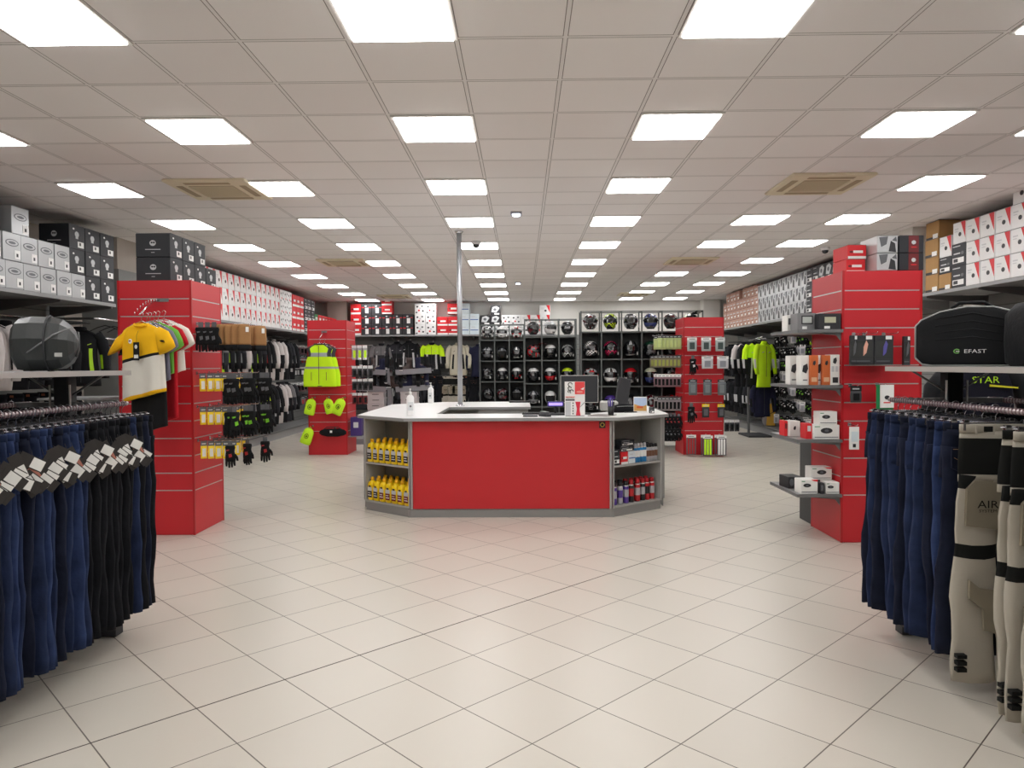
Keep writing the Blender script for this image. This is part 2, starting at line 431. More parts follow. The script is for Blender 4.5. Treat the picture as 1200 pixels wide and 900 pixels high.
# ------------------------------------------------------------------ cartons
BX = dict(
    silver=M('box_silver', (176, 178, 180), .32, .35), black=M('box_black', (34, 36, 42), .55), white=M('box_white', (232, 232, 232), .5),
    brown=M('box_cardboard', (170, 132, 84), .8, var=.08), pink=M('box_pinkish_card', (188, 150, 134), .7, var=.1), red=M('box_red', (216, 34, 42), .5),
    foil=M('box_foil', (196, 198, 200), .3, .3), dark=M('box_dark_print', (42, 42, 46), .5), grey=M('print_grey', (96, 98, 102), .5),
    lgrey=M('print_light_grey', (200, 202, 204), .5), green=M('box_green', (34, 132, 76), .5), dred=M('box_dark_red', (110, 26, 30), .5),
    blue=M('print_blue', (60, 100, 170), .5), orange=M('print_orange', (226, 112, 40), .5), pblue=M('box_pale_blue', (214, 226, 232), .5))
def ell(cx, cz, rx, rz_, n=14): return [(cx + rx * math.cos(2 * PI * k / n), cz + rz_ * math.sin(2 * PI * k / n)) for k in range(n)]
def rect(x0, z0, x1, z1): return [(x0, z0), (x1, z0), (x1, z1), (x0, z1)]
def carton(style, w, d, h, det=True):
    def build():
        s = style; base = {'silver': 'silver', 'black': 'black', 'whitered': 'white', 'cardboard': 'brown', 'pink': 'pink', 'foil': 'foil', 'mix': 'dark',
                           'redbox': 'red', 'darklabel': 'dark', 'speckle': 'white', 'palebox': 'pblue', 'greenred': 'red', 'blackbig': 'black', 'green': 'green', 'whitesmall': 'white', 'blackred': 'black'}[s]
        mb = MB(); mb.cbox((0, 0, h / 2), (w - .006, d - .006, h - .003), BX[base], .004)
        y = -d / 2 + .0025; y2 = y - .0012
        P = lambda poly, m, k=0: mb.plate(poly, y2 - .0006 * k, y, BX.get(m, m) if isinstance(m, str) else m)
        st = None
        if s == 'silver':
            P(ell(0, h * .64, w * .36, h * .13, 20), 'grey'); P(ell(0, h * .64, w * .31, h * .095, 20), 'silver', 1); P(ell(0, h * .64, w * .2, h * .05, 16), 'grey', 2)
            st = (w * .12, h * .08, w * .44, h * .4)
        elif s == 'black':
            P(ell(-w * .02, h * .62, w * .13, h * .12), 'lgrey'); P(rect(-w * .1, h * .44, w * .06, h * .54), 'lgrey'); P(ell(-w * .22, h * .82, w * .06, h * .04, 8), WHITE)
            st = (w * .02, h * .1, w * .4, h * .34)
        elif s == 'whitered':
            P([(w * .12, h * .98), (w * .46, h * .98), (w * .46, h * .2)], 'red'); P(ell(w * .05, h * .42, w * .11, h * .1), 'dark', 1)
            P(rect(-w * .36, h * .66, -w * .06, h * .72), 'lgrey'); P(rect(-w * .36, h * .56, -w * .12, h * .6), 'lgrey')
        elif s == 'cardboard':
            P(rect(-w * .46, h * .02, w * .46, h * .14), 'black'); P(rect(w * .05, h * .03, w * .42, h * .28), WHITE, 1)
        elif s == 'pink':
            P(rect(-w * .38, h * .5, w * .3, h * .6), 'lgrey'); P(ell(w * .1, h * .34, w * .12, h * .08, 10), 'dred'); P(rect(-w * .4, h * .84, w * .42, h * .9), 'dred')
            P(rect(w * .05, h * .08, w * .4, h * .3), WHITE, 1)
        elif s == 'foil':
            P([(-w * .4, h * .9), (-w * .3, h * .35), (-w * .05, h * .5), (w * .02, h * .95)], 'grey'); P([(w * .05, h * .1), (w * .4, h * .05), (w * .35, h * .55), (w * .15, h * .7)], 'dark'); P([(-w * .35, h * .08), (w * .0, h * .1), (-w * .1, h * .28)], 'lgrey'); P([(w * .2, h * .72), (w * .44, h * .65), (w * .4, h * .95)], 'grey')
        elif s == 'mix':
            P([(-w * .4, h * .3), (w * .1, h * .25), (w * .42, h * .72), (w * .1, h * .92), (-w * .3, h * .8)], 'lgrey'); P(ell(-w * .04, h * .58, w * .16, h * .14), 'grey', 1); P(rect(-w * .1, h * .06, w * .4, h * .2), WHITE)
        elif s == 'redbox':
            P(rect(-w * .47, h * .02, w * .47, h * .2), WHITE); P(rect(-w * .2, h * .42, w * .3, h * .6), WHITE); P(ell(-w * .3, h * .5, w * .1, h * .08), 'dred')
        elif s == 'darklabel':
            P(rect(-w * .1, h * .12, w * .22, h * .62), WHITE); P(rect(w * .25, h * .62, w * .46, h * .7), 'red'); P(rect(-w * .46, h * .62, -w * .2, h * .7), 'red'); P(ell(-w * .05, h * .8, w * .1, h * .07, 8), 'lgrey')
        elif s == 'speckle':
            for a, b_, c_ in ((-.25, .7, 'dark'), (.2, .75, 'grey'), (-.1, .35, 'red'), (.28, .3, 'dark'), (0, .55, 'lgrey'), (-.33, .15, 'grey')):
                P(ell(w * a, h * b_, w * .1, h * .09, 7), c_)
        elif s == 'palebox':
            P(rect(-w * .42, h * .4, w * .4, h * .48), 'blue'); P(rect(-w * .3, h * .7, w * .1, h * .76), 'lgrey')
        elif s == 'greenred':
            P(rect(-w * .2, h * .2, w * .3, h * .7), WHITE); P(rect(-w * .46, h * .74, w * .46, h * .8), 'dred')
        elif s == 'green':
            P(rect(-w * .3, h * .2, w * .3, h * .7), WHITE); P(ell(0, h * .45, w * .14, h * .14), 'green', 1)
        elif s == 'blackbig':
            P(rect(-w * .4, h * .12, w * .35, h * .36), WHITE); P(rect(-w * .34, h * .16, -w * .05, h * .32), 'dark', 1); P(rect(-w * .4, h * .86, w * .1, h * .9), 'lgrey'); P(ell(w * .25, h * .55, w * .1, h * .08, 9), 'grey'); P(rect(-w * .34, h * .52, w * .1, h * .58), 'lgrey')
        elif s == 'blackred':
            P(rect(-w * .12, h * .02, w * .28, h * .98), 'dred'); P(ell(w * .08, h * .6, w * .09, h * .12, 8), 'lgrey', 1); P(rect(-w * .02, h * .3, w * .2, h * .36), 'red', 1)
        if s in ('black', 'silver'):                  # printed side panels
            for sx in (-1, 1):
                x = sx * (w / 2 - .0025)
                b2 = MB(); b2.plate(ell(0, h * .58, d * .09, h * .12, 18), -.0008, 0, BX['lgrey'] if s == 'black' else BX['grey'])
                if s == 'black':
                    b2.plate(ell(-d * .03, h * .6, d * .03, h * .04, 10), -.0014, 0, BX['black']); b2.plate(ell(d * .035, h * .6, d * .03, h * .04, 10), -.0014, 0, BX['black'])
                    b2.plate(rect(-d * .22, h * .3, d * .22, h * .33), -.0008, 0, BX['lgrey']); b2.plate(rect(-d * .05, h * .18, d * .05, h * .2), -.0008, 0, BX['lgrey'])
                else:
                    b2.plate(ell(0, h * .58, d * .07, h * .08, 18), -.0014, 0, BX['silver'])
                R = Matrix.Rotation(sx * PI / 2, 4, 'Z')
                vs = [R @ Vector(v) + Vector((x, 0, 0)) for v in b2.v]
                mb.add(vs, b2.f, [b2.mats[i] for i in b2.m])
        o = mb.build('carton')
        if det:
            t = MB(); t.plate(rect(-w * .48, h * .985, w * .48, h * 1.0), -d / 2 + .0006, -d / 2 + .003, BX['grey'] if base != 'black' else BX['dark']); t.box((0, 0, h - .001), (.05, d - .01, .0016), BX['lgrey'] if base != 'black' else BX['dark'])
            t.build('lid_flap', o)
        if st and det:
            q = MB(); q.plate(rect(*st), y2 - .0012, y, WHITE)
            q.plate(rect(st[0] + w * .1, st[1] + h * .08, st[0] + w * .2, st[1] + h * .2), y2 - .002, y, BX['dark'])
            q.build('sticker', o)
        return o
    return build
def stack_row(side, z, runs, what, where, h):
    """runs: list of (style, y_start, count, width, rows, wherephrase)."""
rowname = ['bottom row', 'second row up', 'third row up', 'fourth row up']
def boxes(side, style, ys, w, d, h, r, desc, where, grp, cut=None, jit=.006, det=True, order=None):
    """ys: near edge positions along the wall; r rows. cut: dict column->rows"""
    for ci, y in enumerate(ys):
        nr = (cut or {}).get(ci, r)
        r0, r1 = nr if isinstance(nr, tuple) else (0, nr)
        for k in range(r0, r1):
            if side == 'L': loc = (XFL - d / 2 - .01 + rnd.uniform(-jit, jit), y + w / 2, ZL + .0005 + k * h); rz = PI / 2
            elif side == 'R': loc = (XFR + d / 2 + .01 + rnd.uniform(-jit, jit), y + w / 2, ZR + .0005 + k * h); rz = -PI / 2
            else: loc = (y + w / 2, Y1 - .34 + rnd.uniform(-jit, jit), ZB + .0005 + k * h); rz = 0
            place(('carton', style, w, d, h, det), carton(style, w, d, h, det), loc, rz, f'{desc}, {rowname[k]}, {ORD[ci]} {where}', 'box', grp)
# left wall, near part (counted towards the camera from the black boxes)
def seq(start, n, w, dirn=-1): return [start - (i + 1) * w if dirn < 0 else start + i * w for i in range(n)]
b0 = 9.29
boxes('L', 'black', seq(b0, 2, .31), .306, .36, .285, 3, 'black helmet box at shelf end', 'from the red column', 'black helmet boxes on the left wall shelf')
boxes('L', 'black', seq(b0 - .62, 1, .31), .306, .36, .285, 3, 'black helmet box above a silver one', 'beside the silver stack', 'black helmet boxes on the left wall shelf', cut={0: (1, 3)})
boxes('L', 'silver', seq(b0 - .62, 9, .272), .268, .36, .285, 1, 'silver helmet box with oval emblem', 'from the black boxes', 'silver helmet boxes on the left wall shelf')
boxes('L', 'silver', seq(b0 - .93, 8, .272), .268, .36, .285, 2, 'silver helmet box with oval emblem', 'from the black stack', 'silver helmet boxes on the left wall shelf',
      cut={i: (1, 2) for i in range(8)})
boxes('L', 'silver', [7.42, 6.98], .268, .36, .285, 3, 'silver helmet box standing on top', 'from the black stack', 'silver helmet boxes on the left wall shelf', cut={0: (2, 3), 1: (2, 3)})
# on top of the left display column
for k in range(2):
    for c_ in range(4 if k == 0 else 3):
        place(('carton', 'black', .262, .34, .232), carton('black', .262, .34, .232), (-3.4 - .17, 7.03 + c_ * .266 + .13, 2.453 + k * .2325), PI / 2,
              f'black helmet box on top of red column, {"lower" if k == 0 else "upper"} row, {ORD[c_]} from the front', 'box', 'black helmet boxes on the red column')
# left wall, far part
boxes('L', 'whitered', seq(11.55, 15, .272, 1), .268, .36, .283, 3, 'white box with red corner', 'from the near end', 'white and red boxes on the left wall shelf', det=False)
boxes('L', 'speckle', seq(15.66, 3, .272, 1), .268, .36, .283, 3, 'white speckled box', 'from the white red boxes', 'speckled boxes on the left wall shelf', det=False)
boxes('L', 'redbox', seq(16.5, 3, .29, 1), .285, .36, .275, 3, 'red and white box', 'from the speckled boxes', 'red boxes on the left wall shelf', det=False)
boxes('L', 'blackbig', seq(17.4, 3, .29, 1), .285, .36, .27, 3, 'black box with white print', 'from the red boxes', 'black boxes far on the left wall shelf', det=False)
boxes('L', 'green', seq(18.3, 1, .29, 1), .285, .36, .25, 2, 'green box with white label', 'after the black boxes', 'green boxes on the left wall shelf', det=False)
boxes('L', 'greenred', seq(18.62, 6, .3, 1), .295, .36, .25, 2, 'far red box with white label', 'from the green boxes', 'red boxes at the far left end', det=False)
# right wall, near part (counted towards the camera from the cardboard boxes)
c0 = 9.55
boxes('R', 'cardboard', seq(c0, 1, .3), .295, .4, .222, 4, 'brown cardboard box', 'stack at the shelf end', 'cardboard boxes on the right wall shelf')
boxes('R', 'cardboard', seq(c0 - .3, 1, .27), .265, .4, .2, 1, 'brown cardboard box', 'beside the tall cardboard stack', 'cardboard boxes on the right wall shelf')
place('cb_black', carton('blackbig', .265, .38, .2), (XFR + .21, c0 - .435, ZR + .202), -PI / 2, 'black box lying on a cardboard box under a white box', 'box')
place(('carton', 'whitered', .26, .36, .255, True), carton('whitered', .26, .36, .255), (XFR + .2, c0 - .435, ZR + .404), -PI / 2, 'white and red box on top of a black box beside the cardboard stack', 'box')
boxes('R', 'blackbig', seq(c0 - .57, 1, .3), .295, .38, .262, 2, 'big black box with white label', 'beside the cardboard boxes', 'large black boxes on the right wall shelf')
place(('carton', 'whitered', .26, .36, .255, True), carton('whitered', .26, .36, .255), (XFR + .2, c0 - .72, ZR + .526), -PI / 2, 'white and red box standing on the two big black boxes', 'box')
boxes('R', 'whitered', seq(c0 - .87, 9, .264), .26, .36, .255, 3, 'white box with red corner, right wall', 'from the black boxes', 'white and red boxes on the right wall shelf')
boxes('R', 'whitered', seq(c0 - .87 - .264 * 3, 5, .264), .26, .36, .255, 3, 'white box with red corner on top', 'of the upper boxes', 'white and red boxes on the right wall shelf',
      cut={0: (0, 0), 1: (3, 3), 2: (3, 3), 3: (3, 3), 4: (3, 3)})
for i_ in range(3):
    place(('carton', 'whitered', .26, .36, .255, True), carton('whitered', .26, .36, .255), (XFR + .2, c0 - .87 - .264 * (3.5 + i_) , ZR + .766), -PI / 2,
          f'white and red box on the very top of the right stack, {ORD[i_]} from the left', 'box', 'topmost white and red boxes')
# right wall, far part: silver boxes then brown boxes
boxes('R', 'mix', seq(11.3, 6, .275, 1), .27, .36, .275, 3, 'black printed box with silver picture', 'behind the display column', 'printed boxes on the right wall shelf', det=False)
boxes('R', 'blackbig', seq(12.95, 2, .275, 1), .27, .36, .275, 3, 'black box on right wall shelf', 'after the printed boxes', 'black boxes amid the silver boxes', det=False)
boxes('R', 'foil', seq(13.5, 10, .275, 1), .27, .36, .27, 3, 'silver printed box', 'from the black boxes', 'silver boxes on the right wall shelf', det=False)
boxes('R', 'pink', seq(16.27, 10, .275, 1), .27, .36, .215, 4, 'pinkish brown box', 'from the silver boxes', 'pinkish brown boxes on the right wall shelf', det=False, cut={4: 3, 1: 4, 9: 3})
# on top of the right display column
place('tc_red', carton('redbox', .18, .3, .13), (3.08, 6.95, 2.453), 0, 'red and white carton on top of right display column, left end', 'box')
place('tc_red', carton('redbox', .18, .3, .13), (3.085, 6.95, 2.584), .04, 'upper red and white carton on top of right display column', 'box')
for k in range(2):
    place('tc_wh', carton('foil', .19, .34, .157), (3.285, 6.8, 2.453 + k * .1575), 0, f'white and silver carton on right display column, {"lower" if k == 0 else "upper"} one', 'box', 'white cartons on the right display column')
    place('tc_br', carton('blackred', .225, .34, .157), (3.5, 6.8, 2.453 + k * .1575), 0, f'black carton with dark red band on right display column, {"lower" if k == 0 else "upper"} one', 'box', 'black and red cartons on the right display column')
# back wall shelf
xb = -4.72
def bb(style, x, n, w, h, r, desc, where, grp, cut=None): boxes('B', style, [x + i * w for i in range(n)], w - .004, .34, h, r, desc, where, grp, cut, det=False)
bb('redbox', -5.05 + .25, 1, .3, .29, 3, 'red box at left end of back shelf', 'by the corner', 'red boxes on the back shelf')
bb('darklabel', -4.5, 4, .29, .29, 2, 'black box with white tag on back shelf', 'from the left', 'black tagged boxes on the back shelf')
bb('darklabel', -4.5, 2, .29, .29, 3, 'black box with white tag topmost', 'from the left', 'black tagged boxes on the back shelf', cut={0: (2, 3), 1: (2, 3)})
place('bk_red', carton('redbox', .29, .34, .24), (-3.775, Y1 - .36, ZB + .583), 0, 'lower red box stacked over black tagged boxes on back shelf', 'box')
place('bk_red', carton('redbox', .29, .34, .24), (-3.775, Y1 - .36, ZB + .824), 0, 'upper red box of pair, above black tagged boxes, back shelf', 'box')
bb('darklabel', -3.34, 1, .3, .29, 2, 'black box with white tag, single column', 'beside the speckled boxes', 'black tagged boxes on the back shelf')
bb('speckle', -3.0, 2, .3, .29, 3, 'white speckled box on the back shelf', 'from the left', 'speckled boxes on the back shelf')
bb('redbox', -2.38, 2, .31, .25, 2, 'bright red box on back shelf', 'right of the speckled boxes', 'bright red boxes on the back shelf')
bb('redbox', -2.09, 1, .32, .29, 3, 'topmost bright red box', 'beside the pale boxes', 'bright red boxes on the back shelf', cut={0: (2, 3)})
bb('palebox', -1.74, 2, .27, .29, 2, 'pale blue white box on back shelf', 'from the red boxes', 'pale boxes on the back shelf')
bb('palebox', -1.74, 1, .27, .29, 3, 'topmost pale blue white box', 'beside the red box', 'pale boxes on the back shelf', cut={0: (2, 3)})
bb('mix', -1.17, 2, .28, .27, 2, 'dark printed box behind the chrome pole', 'from the pale boxes', 'dark printed boxes on the back shelf')
bb('mix', -.89, 1, .28, .27, 3, 'topmost dark printed box', 'right of the chrome pole', 'dark printed boxes on the back shelf', cut={0: (2, 3)})
bb('speckle', -.58, 2, .27, .27, 2, 'mottled box above the helmets', 'from the dark boxes', 'mottled boxes above the helmets')
bb('whitered', -.04, 3, .27, .27, 2, 'white and red box above the helmets', 'from the mottled boxes', 'white red boxes above the helmets')
bb('whitered', .48, 1, .3, .27, 3, 'topmost white and red box', 'above the helmets at the end', 'white red boxes above the helmets', cut={0: (2, 3)})
# ------------------------------------------------------------------ service counter
TOPZ = 1.07
WT = M('worktop_white', (226, 226, 226), .3, var=.02); WTE = M('worktop_edge', (150, 152, 152), .4)
GL = GREYL
PL = M('plinth_grey', (140, 140, 138), .5)
def worktop():
    r = empty('counter_worktop', (0, 0, 0))
    outer = [(-1.25, 7.62), (1.0, 7.62), (1.62, 8.13), (1.66, 9.95), (1.08, 9.95), (1.0, 8.5), (.78, 8.28), (-.98, 8.28), (-.98, 9.62), (.1, 9.62), (.1, 10.95), (-1.18, 10.95), (-1.86, 10.35), (-1.86, 8.17)]
    mb = MB(); mb.prism(outer, TOPZ - .034, TOPZ, WT); mb.build('top_board', r)
    e = MB()
    for i in range(len(outer)):
        a, b = Vector((*outer[i], 0)), Vector((*outer[(i + 1) % len(outer)], 0)); d = b - a; m_ = (a + b) / 2
        nrm = Vector((d.y, -d.x, 0)).normalized()
        e.box((m_.x + nrm.x * .0015, m_.y + nrm.y * .0015, TOPZ - .019), (d.length, .003, .03), WTE, rz=math.atan2(d.y, d.x))
    e.build('edge_band', r)
    return tag(r, 'white worktop with grey edge running round the service counter', 'worktop')
worktop()
r = empty('service_counter', (-.13, 7.7, 0))
MB().box((0, .03, .56), (2.13, .03, .93), REDP).build('red_panel', r)
MB().box((0, .09, .045), (2.2, .12, .09), PL).build('plinth', r)
mb = MB(); mb.box((-1.055, .12, .56), (.02, .26, .93), GL); mb.box((1.055, .12, .56), (.02, .26, .93), GL); mb.build('side_panel', r)
MB().box((0, .2, .56), (2.09, .02, .93), GL).build('rear_panel', r)
s_ = MB(); s_.box((.97, .0135, .985), (.066, .003, .07), BLACK); s_.plate(ell(.97, .985, .024, .024), .0105, .0135, M('gold_print', (190, 160, 60), .4)); s_.plate(ell(.97, .985, .015, .015), .0095, .0135, BLACK)
s_.box((.97, .0115, .985), (.05, .002, .007), M('gold_print', (190, 160, 60), .4)); s_.build('small_badge', r)
tag(r, 'red front panel unit of the service counter on a grey plinth', 'counter')
def corner_unit(name, A, B, label, flip):
    A, B = Vector((*A, 0)), Vector((*B, 0)); m_ = (A + B) / 2; d = B - A; w = d.length
    rz = math.atan2(d.y, d.x)
    r = empty(name, (m_.x, m_.y, 0), rz)          # front towards -y local
    D = .3
    P1 = M('unit_side', (168, 168, 165), .5); P2 = M('unit_inside', (128, 127, 120), .55)
    for sx in (-1, 1): MB().box((sx * (w / 2 - .009), .16, .565), (.018, D, .94), P1).build('side_panel', r)
    MB().box((0, D + .01, .565), (w - .04, .016, .94), P2).build('back_panel', r)
    for z in (.105, .535): MB().box((0, .16, z), (w - .04, D - .01, .02), P1).build('shelf', r)
    MB().box((0, .16, 1.024), (w - .04, D, .018), P2).build('top_rail', r)
    MB().box((0, .16, .046), (w - .01, D - .03, .092), PL).build('plinth', r)
    return tag(r, label, 'shelf unit'), rz, w
uL, rzL, wL = corner_unit('counter_shelf_unit', (-1.79, 8.15), (-1.215, 7.705), 'grey open corner shelf unit of the counter holding yellow bottles', 0)
uR, rzR, wR = corner_unit('counter_shelf_unit', (.96, 7.705), (1.56, 8.17), 'grey open corner shelf unit of the counter holding spray cans', 1)
def cabinet(name, c, d, label, drawers=0, rz=0):
    r = empty(name, (c[0], c[1], 0), rz)
    MB().box((0, 0, .5625), (d[0], d[1], .94), GL).build('body', r)
    MB().box((0, 0, .045), (d[0] - .04, d[1] - .04, .09), PL).build('plinth', r)
    for k in range(drawers):
        q = MB().box((0, -d[1] / 2 - .009, .2 + k * .285), (d[0] - .03, .018, .27), M('drawer_front', (176, 176, 174), .45)).build('drawer', r)
        MB().box((0, -d[1] / 2 - .025, .3 + k * .285), (.12, .015, .012), ALU).build('handle', q)
    return tag(r, label, 'cabinet')
cabinet('counter_cabinet', (-.26, 10.2, 0), (.66, 1.1), 'grey drawer cabinet under the back worktop of the counter', 3)
MBr = cabinet('counter_side_board', (-1.81, 9.25, 0), (.03, 1.9), 'grey side panel closing the left wing of the counter')
cabinet('counter_side_board', (1.6, 9.1, 0), (.03, 1.55), 'grey side panel closing the right wing of the counter')
cabinet('counter_side_board', (-.9, 10.9, 0), (.5, .03), 'grey rear panel under the back worktop of the counter')
r = empty('chrome_pole', (-.845, 9.83, 0))
MB().lathe([(.033, TOPZ + .002), (.033, HC - .012)], M('brushed_pole', (176, 178, 182), .38, .75), n=16).build('pole', r)
MB().lathe([(.06, TOPZ + .001), (.06, TOPZ + .012), (.035, TOPZ + .03)], CHROME, n=16).build('base_flange', r)
MB().lathe([(.035, HC - .03), (.06, HC - .012), (.06, HC - .001)], CHROME, n=16).build('ceiling_flange', r)
tag(r, 'tall chrome pole from the counter worktop up to the ceiling', 'pole')
# yellow bottles
YEL = M('yellow_plastic', (250, 214, 20), .35); YELC = M('yellow_cap', (248, 190, 16), .4)
def yb(col):
    def b():
        mb = MB(); R = []
        for z, hx, hy in ((0, .026, .04), (.006, .03, .045), (.17, .03, .045), (.19, .028, .04), (.205, .016, .022), (.212, .0145, .0145)):
            R.append(sell(0, 0, z, hx, hy, 16, 4 if z < .195 else 2))
        mb.loft(R[::-1], YEL); o = mb.build('oil_bottle')
        MB().lathe([(.0165, .212), (.0165, .24), (.014, .246)], YELC).build('cap', o)
        l = MB(); l.plate(rect(-.024, .03, .024, .12), -.0468, -.045, BX[col]); l.plate(rect(-.024, .1, .024, .14), -.0472, -.045, BX['lgrey']); l.plate(ell(0, .15, .014, .01), -.0472, -.045, BX['dark'])
        l.plate(rect(-.02, .05, .02, .058), -.0474, -.046, WHITE); l.plate(rect(-.02, .075, .012, .081), -.0474, -.046, WHITE)
        l.build('label', o); return o
    return b
def onunit(u, rz, x, y, z):
    v = Matrix.Rotation(rz, 3, 'Z') @ Vector((x, y, 0)); return (u.location.x + v.x, u.location.y + v.y, z)
for lev, z in ((0, .116), (1, .546)):
    for row in range(3):
        for k in range(7):
            col = 'dark' if lev == 1 or k < 2 else 'dred'
            x = -wL / 2 + .068 + k * .0985
            place(('yb', col), yb(col), onunit(uL, rzL, x, .065 + row * .096, z), rzL + rnd.uniform(-.05, .05),
                  f'yellow bottle, {"lower" if lev == 0 else "upper"} counter shelf, {["front", "middle", "back"][row]} row, {ORD[k]} from left', 'bottle', 'yellow oil bottles in the counter', scale=(1.35, 1, 1.04))
# right unit goods
def can(body, cap, band, h=.2, rr=.028, dome=True):
    def b():
        mb = MB(); prof = [(rr - .002, 0), (rr, .004), (rr, h * .28), (rr, h * .62), (rr, h * .76), (rr * .8, h * .81)]
        cols = [body, body, band, body, ALU]
        mb.lathe(prof, lambda i: cols[min(4, i)], n=14); o = mb.build('spray_can')
        MB().lathe([(rr * .82, h * .805), (rr * .78, h * .96), (rr * .6, h)], cap, n=14).build('cap', o)
        return o
    return b
PURP = M('can_purple', (88, 62, 150), .35, .2); CRED = M('can_red', (190, 36, 44), .35, .2); CBLK = M('can_black', (28, 28, 32), .35); SILV = M('can_silver', (190, 190, 196), .3, .4); CBLUE = M('can_blue', (40, 130, 190), .35); CBRN = M('can_brown', (120, 84, 66), .4)
SP = [('purple spray can with black cap', PURP, CBLK, SILV, -.3), ('silver spray can with black cap', SILV, CBLK, PURP, -.21), ('dark purple spray can with black cap', PURP, CBLK, SILV, -.12), ('black spray can with red cap', CBLK, CRED, CRED, -.04),
      ('red spray can with red cap', CRED, CRED, SILV, .06), ('black spray can with red cap', CBLK, CRED, SILV, .14), ('red spray can with red cap', CRED, CRED, CBLK, .21), ('red spray can with red cap', CRED, CRED, SILV, .29)]
for i, (nm, a, b_, c_, x) in enumerate(SP):
    place(('can', i), can(a, b_, c_, .24, .033), onunit(uR, rzR, x, .08, .116), 0, f'{nm}, lower counter shelf, front row, {ORD[i]} from left', 'spray can', 'spray cans in the counter')
    place(('can', i), can(a, b_, c_, .24, .033), onunit(uR, rzR, x + .02, .19, .116), 0, f'{nm}, lower counter shelf, rear row, {ORD[i]} from left', 'spray can', 'spray cans in the counter')
for k in range(2):
    place('pk_black', carton('blackbig', .1, .16, .17), onunit(uR, rzR, -.31 + k * .0, .1 + k * .001, .546), rzR, 'black carton at the left end of the upper right counter shelf', 'box') if k == 0 else None
place('pk_wh', carton('redbox', .11, .16, .14), onunit(uR, rzR, -.195, .1, .546), rzR, 'grey white carton with red mark on the upper right counter shelf', 'box')
place('pk_bl', carton('palebox', .11, .16, .14), onunit(uR, rzR, -.08, .1, .546), rzR, 'pale blue carton on the upper right counter shelf', 'box')
place('pk_blk2', carton('blackbig', .22, .15, .06), onunit(uR, rzR, -.15, .1, .6865), rzR, 'flat black carton lying on two cartons in the counter shelf', 'box')
place('pk_blk2', carton('blackbig', .22, .15, .06), onunit(uR, rzR, -.14, .1, .7467), rzR + .04, 'topmost flat black carton lying in the counter shelf', 'box')
for k in range(4):
    place('bluebt', can(CBLUE, SILV, WHITE, .21, .022), onunit(uR, rzR, .015 + k * .05, .07, .546), 0, f'blue bottle with pale cap on the upper counter shelf, {ORD[k]} from left', 'bottle', 'blue bottles in the counter')
for row in range(2):
    for k in range(5):
        place('brnbt', can(SILV, CBLK, CBRN, .19, .022), onunit(uR, rzR, .215 + k * .035 + row * .01 - .005 * k * 0 if False else .21 + k * .0455 - .045 * 0, .07 + row * .06, .546) if k < 4 else onunit(uR, rzR, .352, .2 + row * .06, .546), 0,
              f'small dark capped bottle on the upper counter shelf, {"front" if row == 0 else "second"} row, {ORD[k]} from left', 'bottle', 'dark capped bottles in the counter')
# things on the worktop
CLR = M('clear_plastic', (235, 238, 240), .15, trans=.6)
def sanit():
    r = empty('sanitiser_bottle')
    MB().loft([sell(0, 0, z, a, b, 14, 3) for z, a, b in ((.2, .012, .012), (.185, .03, .022), (.17, .036, .028), (.01, .037, .029), (0, .034, .026))], M('bottle_white', (240, 240, 240), .4)).build('body', r)
    p = MB(); p.lathe([(.014, .2), (.014, .225), (.005, .226), (.005, .25)], WHITE, n=10); p.box((0, -.012, .253), (.014, .045, .01), WHITE); p.build('pump', r)
    l = MB(); l.plate(rect(-.025, .05, .025, .13), -.0305, -.0285, M('bottle_label', (214, 218, 220), .5)); l.plate(ell(0, .09, .01, .01), -.031, -.03, BX['grey']); l.build('label', r)
    return r
p = at(481, 487, TOPZ); place('san', sanit, (p.x, p.y, TOPZ + .001), .2, 'white pump bottle at the front left corner of the counter', 'bottle', scale=1.15)
p = at(505, 472, TOPZ); place('san', sanit, (p.x, p.y, TOPZ + .001), -.2, 'white pump bottle on the back left worktop', 'bottle')
# monitor with stand, seen from behind
def monitor(w, h, ang=0):
    r = empty('monitor')
    MB().cbox((0, 0, .13 + h / 2), (w, .03, h), M('monitor_back', (46, 48, 52), .5), .008).build('housing', r)
    mb = MB(); mb.box((0, .016, .13 + h / 2), (w - .03, .002, h - .04), M('monitor_glass', (14, 15, 18), .1)); mb.build('screen', r)
    f_ = MB()
    for s in (-1, 1): f_.box((s * (w / 2 + .002), 0, .13 + h / 2), (.006, .034, h), ALU)
    for s in (0, 1): f_.box((0, 0, .13 + s * h), (w + .01, .034, .006), ALU)
    f_.build('frame', r)
    MB().box((0, -.022, .13 + h / 2), (.05, .02, .22), CHAR).build('stand_neck', r)
    st = MB(); st.tube([(0, -.03, .2), (0, -.05, .05), (0, -.02, .014)], .014, CHAR); st.cbox((0, 0, .006), (.24, .17, .012), CHAR, .004); st.build('stand_base', r)
    return r
p = atY(676, 468, 8.05)
place('mon', lambda: monitor(.41, .3), (.63, 8.13, TOPZ + .001), 0, 'black flat monitor seen from behind, standing on the counter', 'monitor')
def tall_mon():
    r = empty('monitor')
    MB().cbox((0, 0, .2), (.17, .035, .34), CHAR, .01).build('housing', r)
    MB().box((0, .019, .2), (.15, .002, .31), M('monitor_glass', (14, 15, 18), .1)).build('screen', r)
    b = MB(); b.cbox((0, .02, .006), (.2, .16, .012), BLACK, .004); b.tube([(0, .02, .012), (0, .01, .08)], .015, BLACK); b.build('stand', r); return r
o = place('tmon', tall_mon, (1.17, 8.75, TOPZ + .001), 0, 'dark grey slim screen tilted, seen from behind on the right wing', 'monitor')
o.rotation_euler = (math.radians(-8), math.radians(14), math.radians(20))
o.location = (1.17, 8.75, TOPZ + .03)
